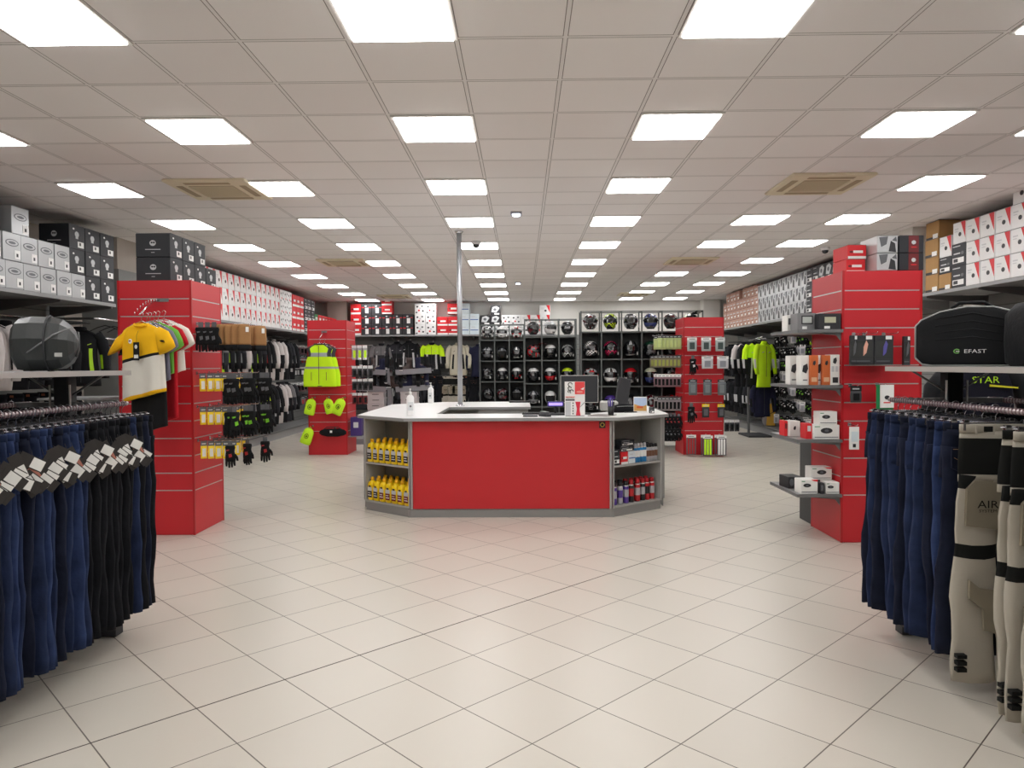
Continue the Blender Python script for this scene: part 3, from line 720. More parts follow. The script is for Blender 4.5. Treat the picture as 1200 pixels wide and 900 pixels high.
# upright leaflet stand with picture panels
def flyer():
    r = empty('leaflet_stand')
    MB().box((0, 0, .185), (.215, .02, .37), WHITE).build('board', r)
    g = MB(); y0, y1 = -.0125, -.01
    FR = M('flyer_red', (232, 72, 74), .5)
    g.plate(rect(.0, .235, .105, .368), y0, y1, FR); g.plate(ell(.05, .26, .035, .012), y0 - .001, y1, M('flyer_pink', (240, 150, 140), .5)); g.plate([(.06, .29), (.1, .31), (.09, .28)], y0 - .001, y1, WHITE)
    g.plate([(.005, .155), (.06, .155), (.05, .07), (.06, .005), (.01, .005), (.02, .08)], y0, y1, M('flyer_red2', (214, 44, 66), .5))
    g.plate([(.05, .09), (.055, .1), (.1, .15), (.1, .14)], y0, y1, BX['grey'])
    for i, (cx, cz, a) in enumerate(((-.05, .34, .022), (-.055, .3, .018), (-.035, .265, .02), (-.06, .265, .014))):
        q = MB(); g.tube([(cx + a * math.cos(t), y0 + .001, cz + a * math.sin(t) * .9) for t in [k * PI / 5 for k in range(8)]], .004, BLACK, n=4)
    g.plate(rect(-.1, .2, .0, .212), y0, y1, M('flyer_pink', (240, 150, 140), .5)); g.plate(rect(-.1, .165, -.002, .185), y0, y1, BX['grey'])
    g.text('RACING', .022, BX['dred'], front_mtx(-.05, y0 - .001, .19))
    for k in range(5): g.plate(ell(-.02, .14 - k * .028, .006, .009, 8), y0, y1, BLACK)
    g.plate(rect(-.1, .01, -.045, .155), y0, y1, BX['lgrey'])
    g.build('leaflet', r)
    MB().box((0, .03, .004), (.2, .09, .008), CLR).build('foot', r)
    return r
place('flyer', flyer, (.557, 7.81, TOPZ + .001), 0, 'tall white and red leaflet stand in front of the monitor on the counter', 'leaflet stand')
def keyb():
    r = empty('keyboard'); MB().cbox((0, 0, .008), (.3, .12, .016), BLACK, .004).build('body', r)
    k = MB()
    for a in range(12):
        for b in range(4): k.box((-.132 + a * .024, -.04 + b * .026, .018), (.019, .02, .005), CHAR)
    k.build('keys', r); return r
place('kb', keyb, (.14, 8.14, TOPZ + .001), .03, 'black keyboard on the counter beside the customer display', 'keyboard')
def disp():
    r = empty('customer_display')
    MB().cbox((0, 0, .01), (.2, .14, .02), CHAR, .005).build('base', r)
    MB().tube([(0, 0, .02), (0, .01, .09)], .012, CHAR).build('stem', r)
    MB().cbox((0, 0, .12), (.18, .04, .06), M('display_body', (60, 54, 110), .4), .006).build('housing', r)
    MB().box((0, -.021, .12), (.15, .002, .03), M('display_lit', (150, 130, 235), .4, emit=1.0)).build('screen', r); return r
place('disp', disp, (.36, 8.02, TOPZ + .001), 0, 'small customer display with a lit violet screen on the counter', 'display')
def term():
    r = empty('card_terminal'); mb = MB(); mb.loft([sell(0, 0, z, a, b, 12, 4) for z, a, b in ((.05, .03, .06), (.02, .04, .085), (0, .042, .09))], CHAR); mb.build('body', r)
    MB().box((0, .03, .052), (.05, .05, .003), M('lcd_green', (150, 168, 150), .3)).build('screen', r)
    k = MB(); [k.box((-.018 + a * .018, -.045 + b * .018, .045), (.012, .012, .012), BX['lgrey']) for a in range(3) for b in range(4)]; k.build('keys', r); return r
place('term', term, (.235, 7.8, TOPZ + .001), .5, 'grey card payment terminal at the front edge of the counter', 'card terminal')
def phone():
    r = empty('phone'); MB().cbox((0, 0, .008), (.14, .06, .016), BLACK, .005).build('body', r); return r
place('pen', lambda: MB().cbox((0, 0, .007), (.16, .03, .014), BLACK, .004).build('barcode_scanner'), (.08, 7.77, TOPZ + .001), 0.03, 'slim black device lying at the front edge of the counter', 'device')
def cup():
    r = empty('pen_cup')
    MB().lathe([(.028, 0), (.03, .003), (.036, .1), (.033, .1), (.028, .006)], BLACK, n=14).build('cup', r)
    for k in range(7):
        a = k * .9; MB().tube([(.015 * math.cos(a), .015 * math.sin(a), .01), (.035 * math.cos(a), .035 * math.sin(a), .15 + .02 * (k % 3))], .005, [M('pen_violet', (70, 50, 150), .3), BLACK][k % 3 == 0]).build('pen', r)
    return r
p = at(716, 487, TOPZ); place('cup', cup, (p.x, p.y, TOPZ + .001), 0, 'black cup full of violet pens near the right counter corner', 'pen cup')
def pouch():
    r = empty('belt_bag'); mb = MB()
    mb.loft([sell(0, 0, z, a, b, 16, 2.5, .05, z * 30) for z, a, b in ((.1, .05, .03), (.08, .12, .06), (.04, .15, .08), (0, .14, .07))], cloth('black_cloth', (26, 27, 30))); mb.build('body', r)
    MB().tube([(-.12, -.06, .07), (0, -.085, .075), (.12, -.06, .07)], .004, GREYS).build('zip', r)
    MB().tube([(.12, 0, .03), (.2, -.05, .01), (.1, -.12, .008), (-.05, -.11, .008)], .007, BLACK).build('strap', r); return r
place('pouch', pouch, (1.17, 8.42, TOPZ + .001), .3, 'black belt bag lying on the right wing of the counter', 'bag')
def picf():
    r = empty('picture_frame')
    MB().box((0, 0, .09), (.15, .008, .18), WHITE).build('panel', r)
    g = MB(); g.box((0, -.005, .12), (.14, .002, .1), M('pic_sky', (176, 196, 224), .5)); g.plate([(-.07, .02), (.07, .02), (.07, .09), (.02, .07), (-.07, .1)], -.0065, -.004, M('pic_ochre', (206, 160, 90), .6)); g.plate(rect(-.04, .05, .03, .075), -.008, -.006, M('pic_orange', (205, 96, 40), .5)); g.build('picture', r)
    return r
o = place('pic', picf, (1.34, 8.33, TOPZ + .001), -.1, 'small upright picture card with sky and ochre field on the counter', 'picture card')
place('sbx', carton('blackbig', .06, .05, .07), (1.45, 8.22, TOPZ + .001), .1, 'tiny black box beside the picture card on the counter', 'box')
def paper(n):
    def b():
        return MB().box((0, 0, .001), (.21, .297, .002), WHITE).build('paper_sheet')
    return b
place('paper', paper(0), (1.2, 8.1, TOPZ + .001), .5, 'white paper sheet lying near the picture card on the counter', 'paper')
place('mag', lambda: MB().box((0, 0, .003), (.22, .29, .006), M('magazine', (120, 112, 108), .4)).build('magazine'), (.86, 7.9, TOPZ + .001), -.5, 'grey printed magazine lying right of the leaflet stand', 'magazine')
place('printer', lambda: (lambda r: (MB().cbox((0, 0, .06), (.2, .18, .12), M('printer_grey', (196, 196, 190), .5), .015).build('housing', r), MB().box((0, -.04, .121), (.14, .02, .004), BLACK).build('paper_slot', r), r)[-1])(empty('receipt_printer')),
      (1.02, 8.9 - .25, TOPZ + .001), 0, 'light grey receipt printer behind the pen cup', 'printer')
place('tray', lambda: MB().cbox((0, 0, .01), (.3, .2, .02), BLACK, .004).build('document_tray'), (-.05, 10.75, TOPZ + .001), 0, 'flat black tray on the back worktop', 'tray')
# ------------------------------------------------------------------ garments on hangers
HANGM = M('hanger_metal', (170, 170, 174), .25, .9); CLIP = M('clip_black', (30, 30, 32), .4)
def clip_hanger():
    r = empty('clip_hanger')                       # origin at bar axis
    a = [(0, 0, .022)] + [(0 + .022 * math.sin(t), 0, .022 * math.cos(t)) for t in (.8, 1.6, 2.3)] + [(0, 0, -.03), (0, 0, -.055)]
    MB().tube([(-.02, 0, .012), (-.012, 0, .021), (0, 0, .0245), (.014, 0, .019), (.021, 0, .008), (.019, 0, -.008), (.006, 0, -.022), (0, 0, -.034), (0, 0, -.058)], .0022, HANGM, n=5).build('hook', r)
    MB().tube([(-.17, 0, -.06), (.17, 0, -.06)], .003, HANGM, n=6).build('crossbar', r)
    for s in (-1, 1):
        c = MB(); c.box((s * .14, -.007, -.075), (.028, .004, .05), HANGM); c.box((s * .14, .007, -.075), (.028, .004, .05), HANGM); c.box((s * .14, 0, -.055), (.018, .02, .012), CLIP)
        c.build('clip', r)
    return r
JB = [cloth('denim_blue', (34, 45, 74), .7, 1.0, .85, 11), cloth('denim_dark', (25, 30, 48), .7, 1.0, .85, 11), cloth('denim_black', (22, 23, 28), .5, .9, .85, 12), cloth('denim_mid', (42, 56, 92), .7, 1.0, .85, 11)]  # strong tone noise puts fold highlights into the denim colour
STITCH = M('stitch_tan', (134, 104, 74), .7); LTAG = M('leather_tag', (140, 84, 56), .6)
def legloft(mb, mat, s, top, bot, w0, w1, d, rs, cx0=.1, cx1=.1, n=14, rows=16, sway=.02):
    rings = []; ph = rs.uniform(0, 6); ph2 = rs.uniform(0, 6); k1 = rs.uniform(4, 8)
    for i in range(rows):
        t = i / (rows - 1); z = top + (bot - top) * t
        hw = w0 + (w1 - w0) * t + .006 * math.sin(t * 17 + ph)
        cx = s * (cx0 + (cx1 - cx0) * t) + sway * math.sin(t * 3 + ph2) * t
        cy = .012 * math.sin(t * k1 + ph) + .01 * t * math.sin(ph2)
        ring = []
        for j in range(n):
            a = 2 * PI * j / n; ca, sa = math.cos(a), math.sin(a)
            x = hw * math.copysign(abs(ca) ** .8, ca)
            y = d * (1 + .25 * math.sin(t * 5 + ph)) * math.copysign(abs(sa) ** .8, sa) + .005 * math.sin(x * 75 + t * 9 + ph) + .003 * math.sin(t * 40 + x * 30)
            ring.append((cx + x, cy + y, z + .006 * math.sin(x * 20 + ph)))
        rings.append(ring)
    mb.loft(rings, mat); return rings
def trousers(kind, seed, L=1.13, tagside=1):
    """origin at the bar axis; waistband hangs 0.09 below; aisle side is +x when tagside=1"""
    def b():
        rs = random.Random(seed)
        r = empty('jeans' if kind != 'touring' else 'riding_trousers'); zt = -.09; zb = zt - L
        wi = cloth('tour_white', (176, 170, 158), .08, .45, .85, 14); bk = cloth('tour_black', (24, 25, 24), .2, .4, .85, 14); bg = cloth('tour_beige', (136, 128, 112), .08, .4, .85, 14)
        fab = wi if kind == 'touring' else JB[kind]
        hips = MB(); rings = []
        ph = rs.uniform(0, 6)
        for i in range(8):
            t = i / 7; z = zt - .012 - t * .24
            hw = .185 + .014 * min(1, t * 1.5)
            rings.append([(x, y + .008 * math.sin(x * 25 + ph) + .012 * t * math.sin(ph), zz) for x, y, zz in sell(0, 0, z, hw, .018 + .006 * t, 20, 2.6)])
        def hm(i, j):
            if kind == 'touring': return bk if 1 <= i <= 5 else wi
            return fab
        hips.loft(rings, hm); hips.build('hips', r)
        wb = MB(); wb.loft([sell(0, 0, z, .189, .0195, 20, 2.6) for z in (zt + .02, zt + .012, zt - .02)], bk if kind == 'touring' and seed % 2 else fab)
        for s in (-1, -.33, .33, 1): wb.box((s * .12, -.021, zt - .005), (.009, .004, .045), fab)
        wbo = wb.build('waistband', r)
        MB().box((tagside * .06, -.021, zt - .002), (.05, .003, .026), LTAG if kind != 'touring' else bk).build('leather_patch', wbo)
        for s in (-1, 1):
            lm = MB(); d = .019
            rows = 16
            if kind == 'touring':
                # colour bands down the leg
                def band(i, j):
                    t = i / (rows - 1)
                    front = 8 <= j <= 12
                    if t < .06: return bk
                    if .32 < t < .4: return bk
                    return wi
                ringz = legloft(lm, band, s, zt - .22, zb, .102, .104, d, rs, .102, .106, sway=.006)
            else:
                ringz = legloft(lm, fab, s, zt - .1, zb, .1, .094, d, rs, .1, .1)
            lo = lm.build('trouser_leg', r)
            if kind == 'touring':
                H1 = zb - zt
                q = MB()
                def conf(poly, m, off=.0):
                    """patch that follows the leg front surface"""
                    vs = []
                    q.plate([(s * .102 + x, zt + z) for x, z in poly], -.037 - off, -.02, m)
                q2 = q
                conf([(-.066, -.285), (-.03, -.245), (.075, -.245), (.095, -.27), (.095, -.48), (-.07, -.46)], bg)
                for _ in (0,): pass
                q.build('knee_panel', lo)
                q = MB(); conf([(-.05, -.72), (.0, -.76), (.09, -.77), (.09, -.98), (.02, -.96), (.015, -.86), (-.05, -.81)], bg); q.build('shin_panel', lo)
                if s == tagside * -1 or True:
                    tq = MB(); tq.text('AIR', .052, bk, front_mtx(s * .102 + .03, -.0385, zt - .375) @ Matrix.Scale(1.25, 4, (1, 0, 0))); tq.text('SYSTEM', .02, bk, front_mtx(s * .102 + .03, -.0385, zt - .395) @ Matrix.Scale(1.25, 4, (1, 0, 0)))
                    tq.build('printed_lettering', lo)
                for k in range(4):
                    MB().box((s * .102 + tagside * .085, -.03, zb + .07 + k * .032), (.045, .03, .018), bk).build('reflective_bar', lo) if k < 3 else None
            else:
                # side seam and hem stitching
                sm = MB(); xo = s * (.1 + .085)
                sm.tube([(ringz[i][6 if s > 0 else 1][0] * 1.0 + (0), ringz[i][11][1] - .002, ringz[i][0][2]) for i in range(1, 15)], .0016, JB[3] if kind != 2 else JB[1], n=4)
                sm.build('side_seam', lo)
        if kind != 'touring':
            for s in (-1, 1):
                pk = MB(); x = s * .1; z = zt - .1
                pk.plate([(x - .06, z), (x + .06, z), (x + .06, z - .1), (x, z - .13), (x - .06, z - .1)], -.033, -.02, fab)
                for a, b2 in (((x - .055, z - .008), (x + .055, z - .008)), ((x - .05, z - .05), (x, z - .075)), ((x, z - .075), (x + .05, z - .05))):
                    pk.tube([(a[0], -.0335, a[1]), (b2[0], -.0335, b2[1])], .0014, STITCH, n=4)
                pk.build('back_pocket', r)
        return r
    return b
def price_tag_part(kind='white'):
    r = empty('t')
    return r
def hangtag(parent_key):
    pass
CARD = M('tag_card_dark', (40, 36, 34), .6); CARDW = M('tag_card_white', (226, 226, 222), .6); CARDR = M('tag_card_rose', (176, 112, 96), .6)
def add_tags(r, seed, side):
    rs = random.Random(seed)
    for k in range(2):
        mb = MB(); w_, h_ = .056, .115
        a = -.75 + rs.uniform(-.4, .4)
        m_ = Matrix.Translation((side * (.222 + .006 * k), -.02 + .006 * k, -.2 - .03 * k + rs.uniform(-.05, .04))) @ Matrix.Rotation(side * 1.0, 4, 'Z') @ Matrix.Rotation(side * a, 4, 'Y')
        t2 = MB(); t2.box((0, 0, -.05), (w_, .0025, h_), CARD); t2.box((0, -.002, -.045 if k else -.08), (w_ * .84, .001, h_ * .5), CARDR if (seed == 0 and k == 0) else CARDW)
        mb.add([m_ @ Vector(v) for v in t2.v], t2.f, [t2.mats[i] for i in t2.m]); o = mb.build('price_tag', r)
        MB().tube([m_ @ Vector((0, 0, 0)), (side * .2, -.01, -.15)], .0008, CARD, n=4).build('tag_string', o)
RAILM = M('rack_bar', (200, 190, 192), .3, .7); RIBM = M('rack_bar_rib', (138, 116, 122), .4, .5)
def rack(side, label):
    """double sided floor rack; side -1 left, +1 right"""
    X0 = 2.45 if side < 0 else 2.25
    Ya, Yb = (2.5, 4.47) if side < 0 else (2.45, 4.5)
    r = empty('garment_rack', (side * (X0 + .3), (Ya + Yb) / 2, 0))
    L = Yb - Ya; hL = L / 2
    for nm, x in (('hanging_bar', -side * .3), ('hanging_bar', side * .3)):
        mb = MB(); mb.tube([(x, -hL, 1.4), (x, hL, 1.4)], .0135, RAILM, n=10)
        for k in range(int(L / .025)): mb.box((x + side * -.0, -hL + .015 + k * .025, 1.4), (.0285, .005, .0285), RIBM)
        mb.build(nm, r)
    for y in (-hL + .12, hL - .13):
        MB().cbox((0, y, .785), (.09, .09, 1.57), CHAR if side < 0 else BLACKM, .006).build('post', r)
        MB().box((0, y, .03), (.6, .08, .05), CHAR).build('foot', r)
        MB().box((0, y, 1.4), (.6, .03, .03), GREYS).build('cross_arm', r)
        s2 = MB()
        for s in (-1, 1): s2.tube([(0, y, 1.43), (s * .24, y, 1.58)], .007, GREYS, n=6); 
        for s in (-1, 1): s2.box((s * .06, y - .05, 1.44), (.006, .012, .16), ALU)
        s2.build('shelf_strut', r)
    zsh = 1.592
    mb = MB(); mb.box((0, 0, zsh), (.62, L + .05, .018), SHELF); mb.build('shelf', r)
    e = MB()
    for s in (-1, 1): e.box((s * .312, 0, zsh - .004), (.008, L + .05, .028), ALU)
    for s in (-1, 1): e.box((0, s * (hL + .028), zsh - .004), (.63, .008, .028), ALU)
    e.build('shelf_edge', r)
    return tag(r, label, 'clothes rack'), X0
rL, XbL = rack(-1, 'grey clothes rack in the left foreground with denim jeans hanging')
rR, XbR = rack(1, 'grey clothes rack in the right foreground with jeans and riding trousers')
n_ = 0
def jean(X, Y, side, kind, seed, L, label, grp, tags=False, rz=0, hang='jeans'):
    def b():
        o = trousers(kind, seed % 5, L, -side)()
        if tags: add_tags(o, seed % 5, -side)
        return o
    o = place(('tr', kind, seed % 5, L, side, tags), b, (X, Y, 1.4), rz, label, 'jeans' if kind != 'touring' else 'trousers', grp)
    return o
ys = []
y = 4.41
CL = ['nearly black', 'dark blue', 'blue', 'black', 'bright blue']
i = 0
while y > 2.62:
    if y > 4.2: kd = [2, 1, 2, 0][i % 4]
    elif y > 3.72: kd = 2
    else: kd = [0, 3, 0, 1][i % 4]
    nm = {0: 'blue', 1: 'dark blue', 2: 'near-black', 3: 'mid blue'}[kd]
    jean(-XbL, y, -1, kd, i, 1.13, f'{nm} denim jeans on the left rack, {ORD[i]} from the far end', 'jeans on the left rack', tags=(i > 3), rz=rnd.uniform(-.1, .1) + (.12 if i % 5 == 2 else 0))
    place('chang', clip_hanger, (-XbL, y, 1.4), 0, f'metal clip hanger on the left rack bar, {ORD[i]} from the far end', 'hanger', 'clip hangers on the left rack')
    y -= .058; i += 1
YR = [4.4, 4.33, 4.26, 4.18, 4.09, 4.0, 3.91, 3.82, 3.74, 3.67, 3.6]
for i, y in enumerate(YR):
    kd = [1, 0, 1, 0, 0, 1, 0, 0, 1, 3, 1][i]
    jean(XbR, y, 1, kd, i + 3, 1.13, f'{["blue", "dark blue", "", "mid blue"][kd]} denim jeans on the right rack, {ORD[i]} from the far end', 'jeans on the right rack', rz=rnd.uniform(-.08, .08) - (.15 if i in (7, 4) else 0))
    place('chang', clip_hanger, (XbR, y, 1.4), 0, f'metal clip hanger over jeans on the right rack, {ORD[i]} from the far end', 'hanger', 'clip hangers on the right rack')
for i, y in enumerate([3.5, 3.2, 3.12, 2.98, 2.88, 2.78, 2.68, 2.58]):
    jean(XbR + .02, y, 1, 'touring', i, 1.22, f'white and black touring trousers on the right rack, {ORD[i]} from the jeans', 'touring trousers on the right rack', rz=[-.02, .05, 0, -.1, .1, 0, .08, 0][i])
    place('chang', clip_hanger, (XbR, y, 1.4), 0, f'metal clip hanger over touring trousers, {ORD[i]} from the jeans', 'hanger', 'clip hangers over the touring trousers')
# garments on the far bars of both racks
for i in range(9):
    jean(-XbL - .6 + .02, 4.3 - i * .17, 1, 2, i, 1.13, f'near-black trousers on the rear bar of the left rack, {ORD[i]} from the far end', 'trousers on the rear bars')
    place('chang', clip_hanger, (-XbL - .6 , 4.3 - i * .17, 1.4), 0, f'clip hanger on the rear bar of the left rack, {ORD[i]} from the far end', 'hanger', 'clip hangers on the rear bars')
for i in range(7):
    jean(XbR + .6 + .02, 4.3 - i * .2, -1, 2, i, 1.13, f'near-black trousers on the rear bar of the right rack, {ORD[i]} from the far end', 'trousers on the rear bars')
    place('chang', clip_hanger, (XbR + .6, 4.3 - i * .2, 1.4), 0, f'clip hanger on the rear bar of the right rack, {ORD[i]} from the far end', 'hanger', 'clip hangers on the rear bars')
# bags on the rack shelves
BC = cloth('bag_black_cloth', (25, 26, 28), .15, .25, .75, 40); PIPE = M('piping_grey', (150, 152, 150), .4); DRY = M('dry_bag_tarp', (50, 53, 53), .38, bump=.25, bscale=9, var=.08)
def pannier(txt=True):
    def b():
        r = empty('pannier_bag')
        out = [(-.285, .05), (-.25, .012), (-.2, .0), (.17, .0), (.22, .02), (.3, .1), (.3, .22), (.24, .29), (.1, .335), (-.03, .34), (-.16, .315), (-.255, .27), (-.285, .235)]
        mb = MB(); n = len(out); rings = []
        cx, cz = 0, .17
        for yy, sc_ in ((-.115, .9), (-.13, .5), ) : pass
        for yy, k in ((-.132, .5), (-.13, .85), (-.124, .97), (-.11, 1.0), (.1, 1.0), (.125, .95), (.135, .7)):
            rings.append([(cx + (x - cx) * k, yy, max(.0, cz + (z - cz) * k)) for x, z in out])
        mb.loft(rings[::-1], BC); mb.build('body', r)
        pp = MB(); pts = [(x * .99, -.122, max(.005, z * .99)) for x, z in out]; pp.tube(pts + [pts[0]], .0045, PIPE, n=6); pp.build('piping', r)
        for k in range(4):
            MB().tube([(-.18, -.129, .15 + k * .04), (0, -.132, .165 + k * .045), (.19, -.129, .13 + k * .04)], .0045, BC, n=6).build('quilted_rib', r)
        lg = MB()
        if txt:
            G = M('logo_green', (120, 190, 90), .4)
            lg.tube([(-.075 + .014 * math.cos(t), -.136, .085 + .011 * math.sin(t)) for t in [k * .5 + .6 for k in range(11)]], .003, G, n=5)
            lg.box((-.071, -.137, .085), (.018, .002, .004), WHITE)
            m_ = front_mtx(.028, -.148, .077, .12)
            lg.text('EFAST', .03, WHITE, front_mtx(.013, -.136, .0745) @ Matrix.Scale(1.35, 4, (1, 0, 0)))
            lg.build('logo', r)
        zp = MB(); zp.tube([(.28, -.11, .14), (.31, -.08, .2), (.3, -.06, .26)], .005, BLACK); zp.box((.305, -.115, .2), (.012, .008, .035), ALU); zp.build('zip', r)
        MB().tube([(-.1, -.02, .335), (-.06, -.02, .365), (.06, -.02, .365), (.1, -.02, .335)], .01, BC).build('carry_handle', r)
        return r
    return b
place('pan', pannier(), (2.6, 4.27, 1.603), -.5, 'black pannier bag with grey piping and small logo on the right rack shelf', 'bag', scale=(1, 1, 1))
def soft(w, d, h):
    def b():
        r = empty('duffel_bag')
        MB().loft([sell(0, 0, z, w * a, d * c_, 24, 3, .015, z * 20) for z, a, c_ in ((h, .3, .3), (h * .97, .4, .42), (h * .8, .49, .5), (h * .4, .5, .5), (.02, .48, .48), (0, .44, .44))], BC).build('body', r)
        for s in (-.6, .6): MB().tube([(s * w * .5, -d * .5, .02), (s * w * .5, -d * .52, h * .5), (s * w * .46, -d * .4, h * .93)], .009, BLACK).build('strap', r)
        MB().tube([(-w * .44, -d * .2, h * .95), (0, -d * .22, h * 1.0), (w * .44, -d * .2, h * .95)], .004, PIPE).build('zip', r)
        MB().tube([(-w * .42, -d * .53, h * .3), (0, -d * .56, h * .34), (w * .42, -d * .53, h * .3)], .005, BLACK).build('front_seam', r)
        return r
    return b
place('duf', soft(.56, .42, .345), (2.86, 3.86, 1.603), -.1, 'second black bag, rounded and nearer, on the right rack shelf', 'bag')
def drybag():
    r = empty('dry_bag')
    mb = MB(); n = 9; R = []
    for x, s in ((-.24, .25), (-.235, .7), (-.2, .95), (-.1, 1.02), (.06, 1.0), (.13, .93), (.19, .72), (.225, .45), (.24, .2)):
        R.append([(x, .14 * s * math.copysign(abs(math.cos(a)) ** .85, math.cos(a)) * (1 + .03 * math.sin(6 * a + x * 20)), .15 + .15 * s * math.copysign(abs(math.sin(a)) ** .85, math.sin(a)) * (1 + .03 * math.sin(5 * a + x * 10))) for a in [2 * PI * (k + .3) / n for k in range(n)]])
    mb.loft(R, DRY, smooth=False); mb.build('body', r)
    s = MB(); s.tube([(.03, .15 * math.cos(a), .15 + .158 * math.sin(a)) for a in [2 * PI * k / 20 for k in range(21)]], .008, CHAR, n=6)
    s.build('strap', r)
    c = MB(); c.tube([(-.2, -.08, .06), (-.05, -.15, .12), (.1, -.14, .2), (.2, -.06, .24)], .005, GREYS, n=6); c.box((.13, -.125, .09), (.05, .02, .022), M('logo_silver', (190, 190, 185), .3)); c.build('buckle', r)
    f_ = MB(); f_.tube([(.225, -.02, .08), (.235, 0, .15), (.225, .02, .22)], .014, DRY, n=8); f_.build('rolled_end', r)
    return r
place('dry', drybag, (-2.73, 4.15, 1.603), .3, 'dark grey roll-top dry bag on the left rack shelf', 'bag', scale=(.68, .9, 1.02))
# ------------------------------------------------------------------ pegs, packets, gloves
def peg(L):
    def b():
        r = empty('peg_hook')
        MB().tube([(0, 0, 0), (0, -L, 0), (0, -L - .012, .012)], .0035, CHROME, n=6).build('prong', r)
        MB().box((0, -.003, .0), (.03, .006, .03), CHROME).build('back_plate', r)
        return r
    return b
def packet(w, h, body, header, lump=None, stripes=None, bag=False):
    def b():
        r = empty('hanging_packet')                    # origin at the peg hole, hangs down, faces -y
        hd = MB(); hd.box((0, 0, -.018), (w, .003, .05), header); hd.box((0, -.0022, -.02), (w * .6, .001, .012), BX['lgrey'] if header is not WHITE else BX['grey']); hd.build('header_card', r)
        mb = MB(); mb.loft([sell(0, 0, z, w / 2 * a, .014 * c_, 12, 5) for z, a, c_ in ((-.04, .95, .15), (-.06, .98, .8), (-.04 - h * .5, 1, 1), (-.03 - h, .97, .7), (-.04 - h, .95, .15))][::1], body); mb.build('pouch', r)
        if lump:
            q = MB(); q.plate(rect(-w * .26, -.04 - h * .82, w * .26, -.04 - h * .2), -.0165, -.012, lump); q.build('contents', r)
        if stripes:
            for k in range(3):
                MB().plate(rect(-w * .38 + k * w * .27, -.04 - h * .95, -w * .2 + k * w * .27, -.055), -.019, -.013, stripes).build('strip', r)
        return r
    return b
def glove(main, acc, seed=0, fist=False):
    def b():
        rs = random.Random(seed)
        r = empty('riding_glove')                     # hangs by the cuff, fingers down, palm faces +y
        MB().box((0, 0, -.012), (.045, .003, .06), BX['grey']).build('header_card', r)
        p = MB(); p.loft([sell(x, 0, z, a, c_, 14, 2.6) for z, a, c_, x in ((-.03, .045, .02, 0), (-.05, .05, .026, 0), (-.09, .042, .022, 0), (-.13, .05, .024, .002), (-.175, .052, .022, .002), (-.19, .047, .016, .002))], main)
        p.build('palm', r)
        for k, (x, L) in enumerate(((-.036, .055), (-.011, .07), (.014, .066), (.038, .05))):
            MB().tube([(x, 0, -.175), (x * 1.05, -.004, -.185 - L * .5), (x * 1.08, .006, -.185 - L)], [.0125, .0118, .009], main, n=7).build('finger', r)
        MB().tube([(.045, -.004, -.12), (.066, -.008, -.15), (.072, -.006, -.185)], [.013, .013, .01], main, n=7).build('thumb', r)
        q = MB(); q.plate([(-.012, -.115), (.016, -.11), (.022, -.14), (-.006, -.15)], -.03, -.018, acc); q.build('knuckle_guard', r); q = MB(); q.plate([(-.034, -.07), (-.004, -.066), (-.008, -.078), (-.03, -.082)], -.031, -.015, acc)
        q.build('cuff_strap', r)
        return r
    return b
GB = cloth('glove_black', (25, 26, 28), .2, .4); GBR = cloth('glove_brown', (158, 118, 78), .12, .3)
GRN = M('accent_green', (120, 200, 40), .5); GRED = M('accent_red', (170, 36, 40), .5); GWH = M('accent_white', (215, 215, 215), .5)
YP = M('packet_yellow', (254, 222, 28), .45); YB = M('packet_pale', (232, 226, 200), .4)
def pegset(x, y, z, rz, L, label):
    place(('peg', L), peg(L), (x, y, z), rz, label, 'hook')
# --- side face of the near left column (x=-3.165, faces +x)
FX = -3.165
for ri, (z, nm) in enumerate(((1.56, 'upper'), (1.235, 'middle'), (.905, 'lower'))):
    for pi_, (y, nn) in enumerate(((7.03, 'front'), (7.3, 'middle'), (7.52, 'rear'))):
        pegset(FX, y, z, PI / 2, .42, f'chrome hook on the left column side, {nm} packet row, {nn} peg')
        for k in range(5 if pi_ == 0 else 4):
            place('ypk', packet(.062, .125, YP, BX['grey'], WHITE), (FX + .06 + k * .072, y, z - .012), PI / 5 + rnd.uniform(-.08, .08),
                  f'yellow headed packet on left column side, {nm} row, {nn} peg, {ORD[k]} from the column', 'packet', 'yellow headed packets on the left column')
GL3 = [(1.56, 'upper', GB, BX['grey']), (1.235, 'middle', GB, GRN), (.905, 'lower', GB, GRED)]
for ri, (z, nm, a, b_) in enumerate(GL3):
    for pi_, y in enumerate((7.02, 7.2, 7.42)):
        for k in range(2 if ri < 2 else 1):
            place(('gl', ri), glove(a, b_), (FX + .33 + .09 * pi_ * (1 if ri < 2 else 1.1) + .045 * k, y - .02, z - .02), .35 + rnd.uniform(-.6, .6),
                  f'black riding glove on left column side, {nm} row, {["front", "middle", "rear"][pi_]} peg, {ORD[k]} glove', 'glove', 'black gloves on the left column', scale=1.12 if ri < 2 else .95)
pegset(FX, 7.05, 2.04, PI / 2, .18, 'chrome hook with long black gloves at the top of left column side')
for k in range(3):
    place(('gl', 0), glove(GB, BX['grey']), (FX + .05 + .065 * k, 7.03, 2.035), .3 - .2 * k, f'long black glove with white mark by the brown gloves, {ORD[k]} from the column', 'glove', 'long black gloves beside the brown gloves', scale=(1, 1, 1.05))
def brownglove():
    r = empty('padded_glove')
    MB().loft([sell(0, 0, z, a, c_, 14, 4) for z, a, c_ in ((-.0, .05, .022), (-.03, .062, .03), (-.18, .064, .032), (-.2, .06, .03))], GBR).build('palm', r)
    MB().loft([sell(0, 0, z, a, c_, 14, 4) for z, a, c_ in ((-.2, .063, .033), (-.24, .066, .036), (-.255, .06, .03))], GB).build('cuff', r)
    MB().box((.02, -.032, -.05), (.03, .003, .05), WHITE).build('label', r)
    return r
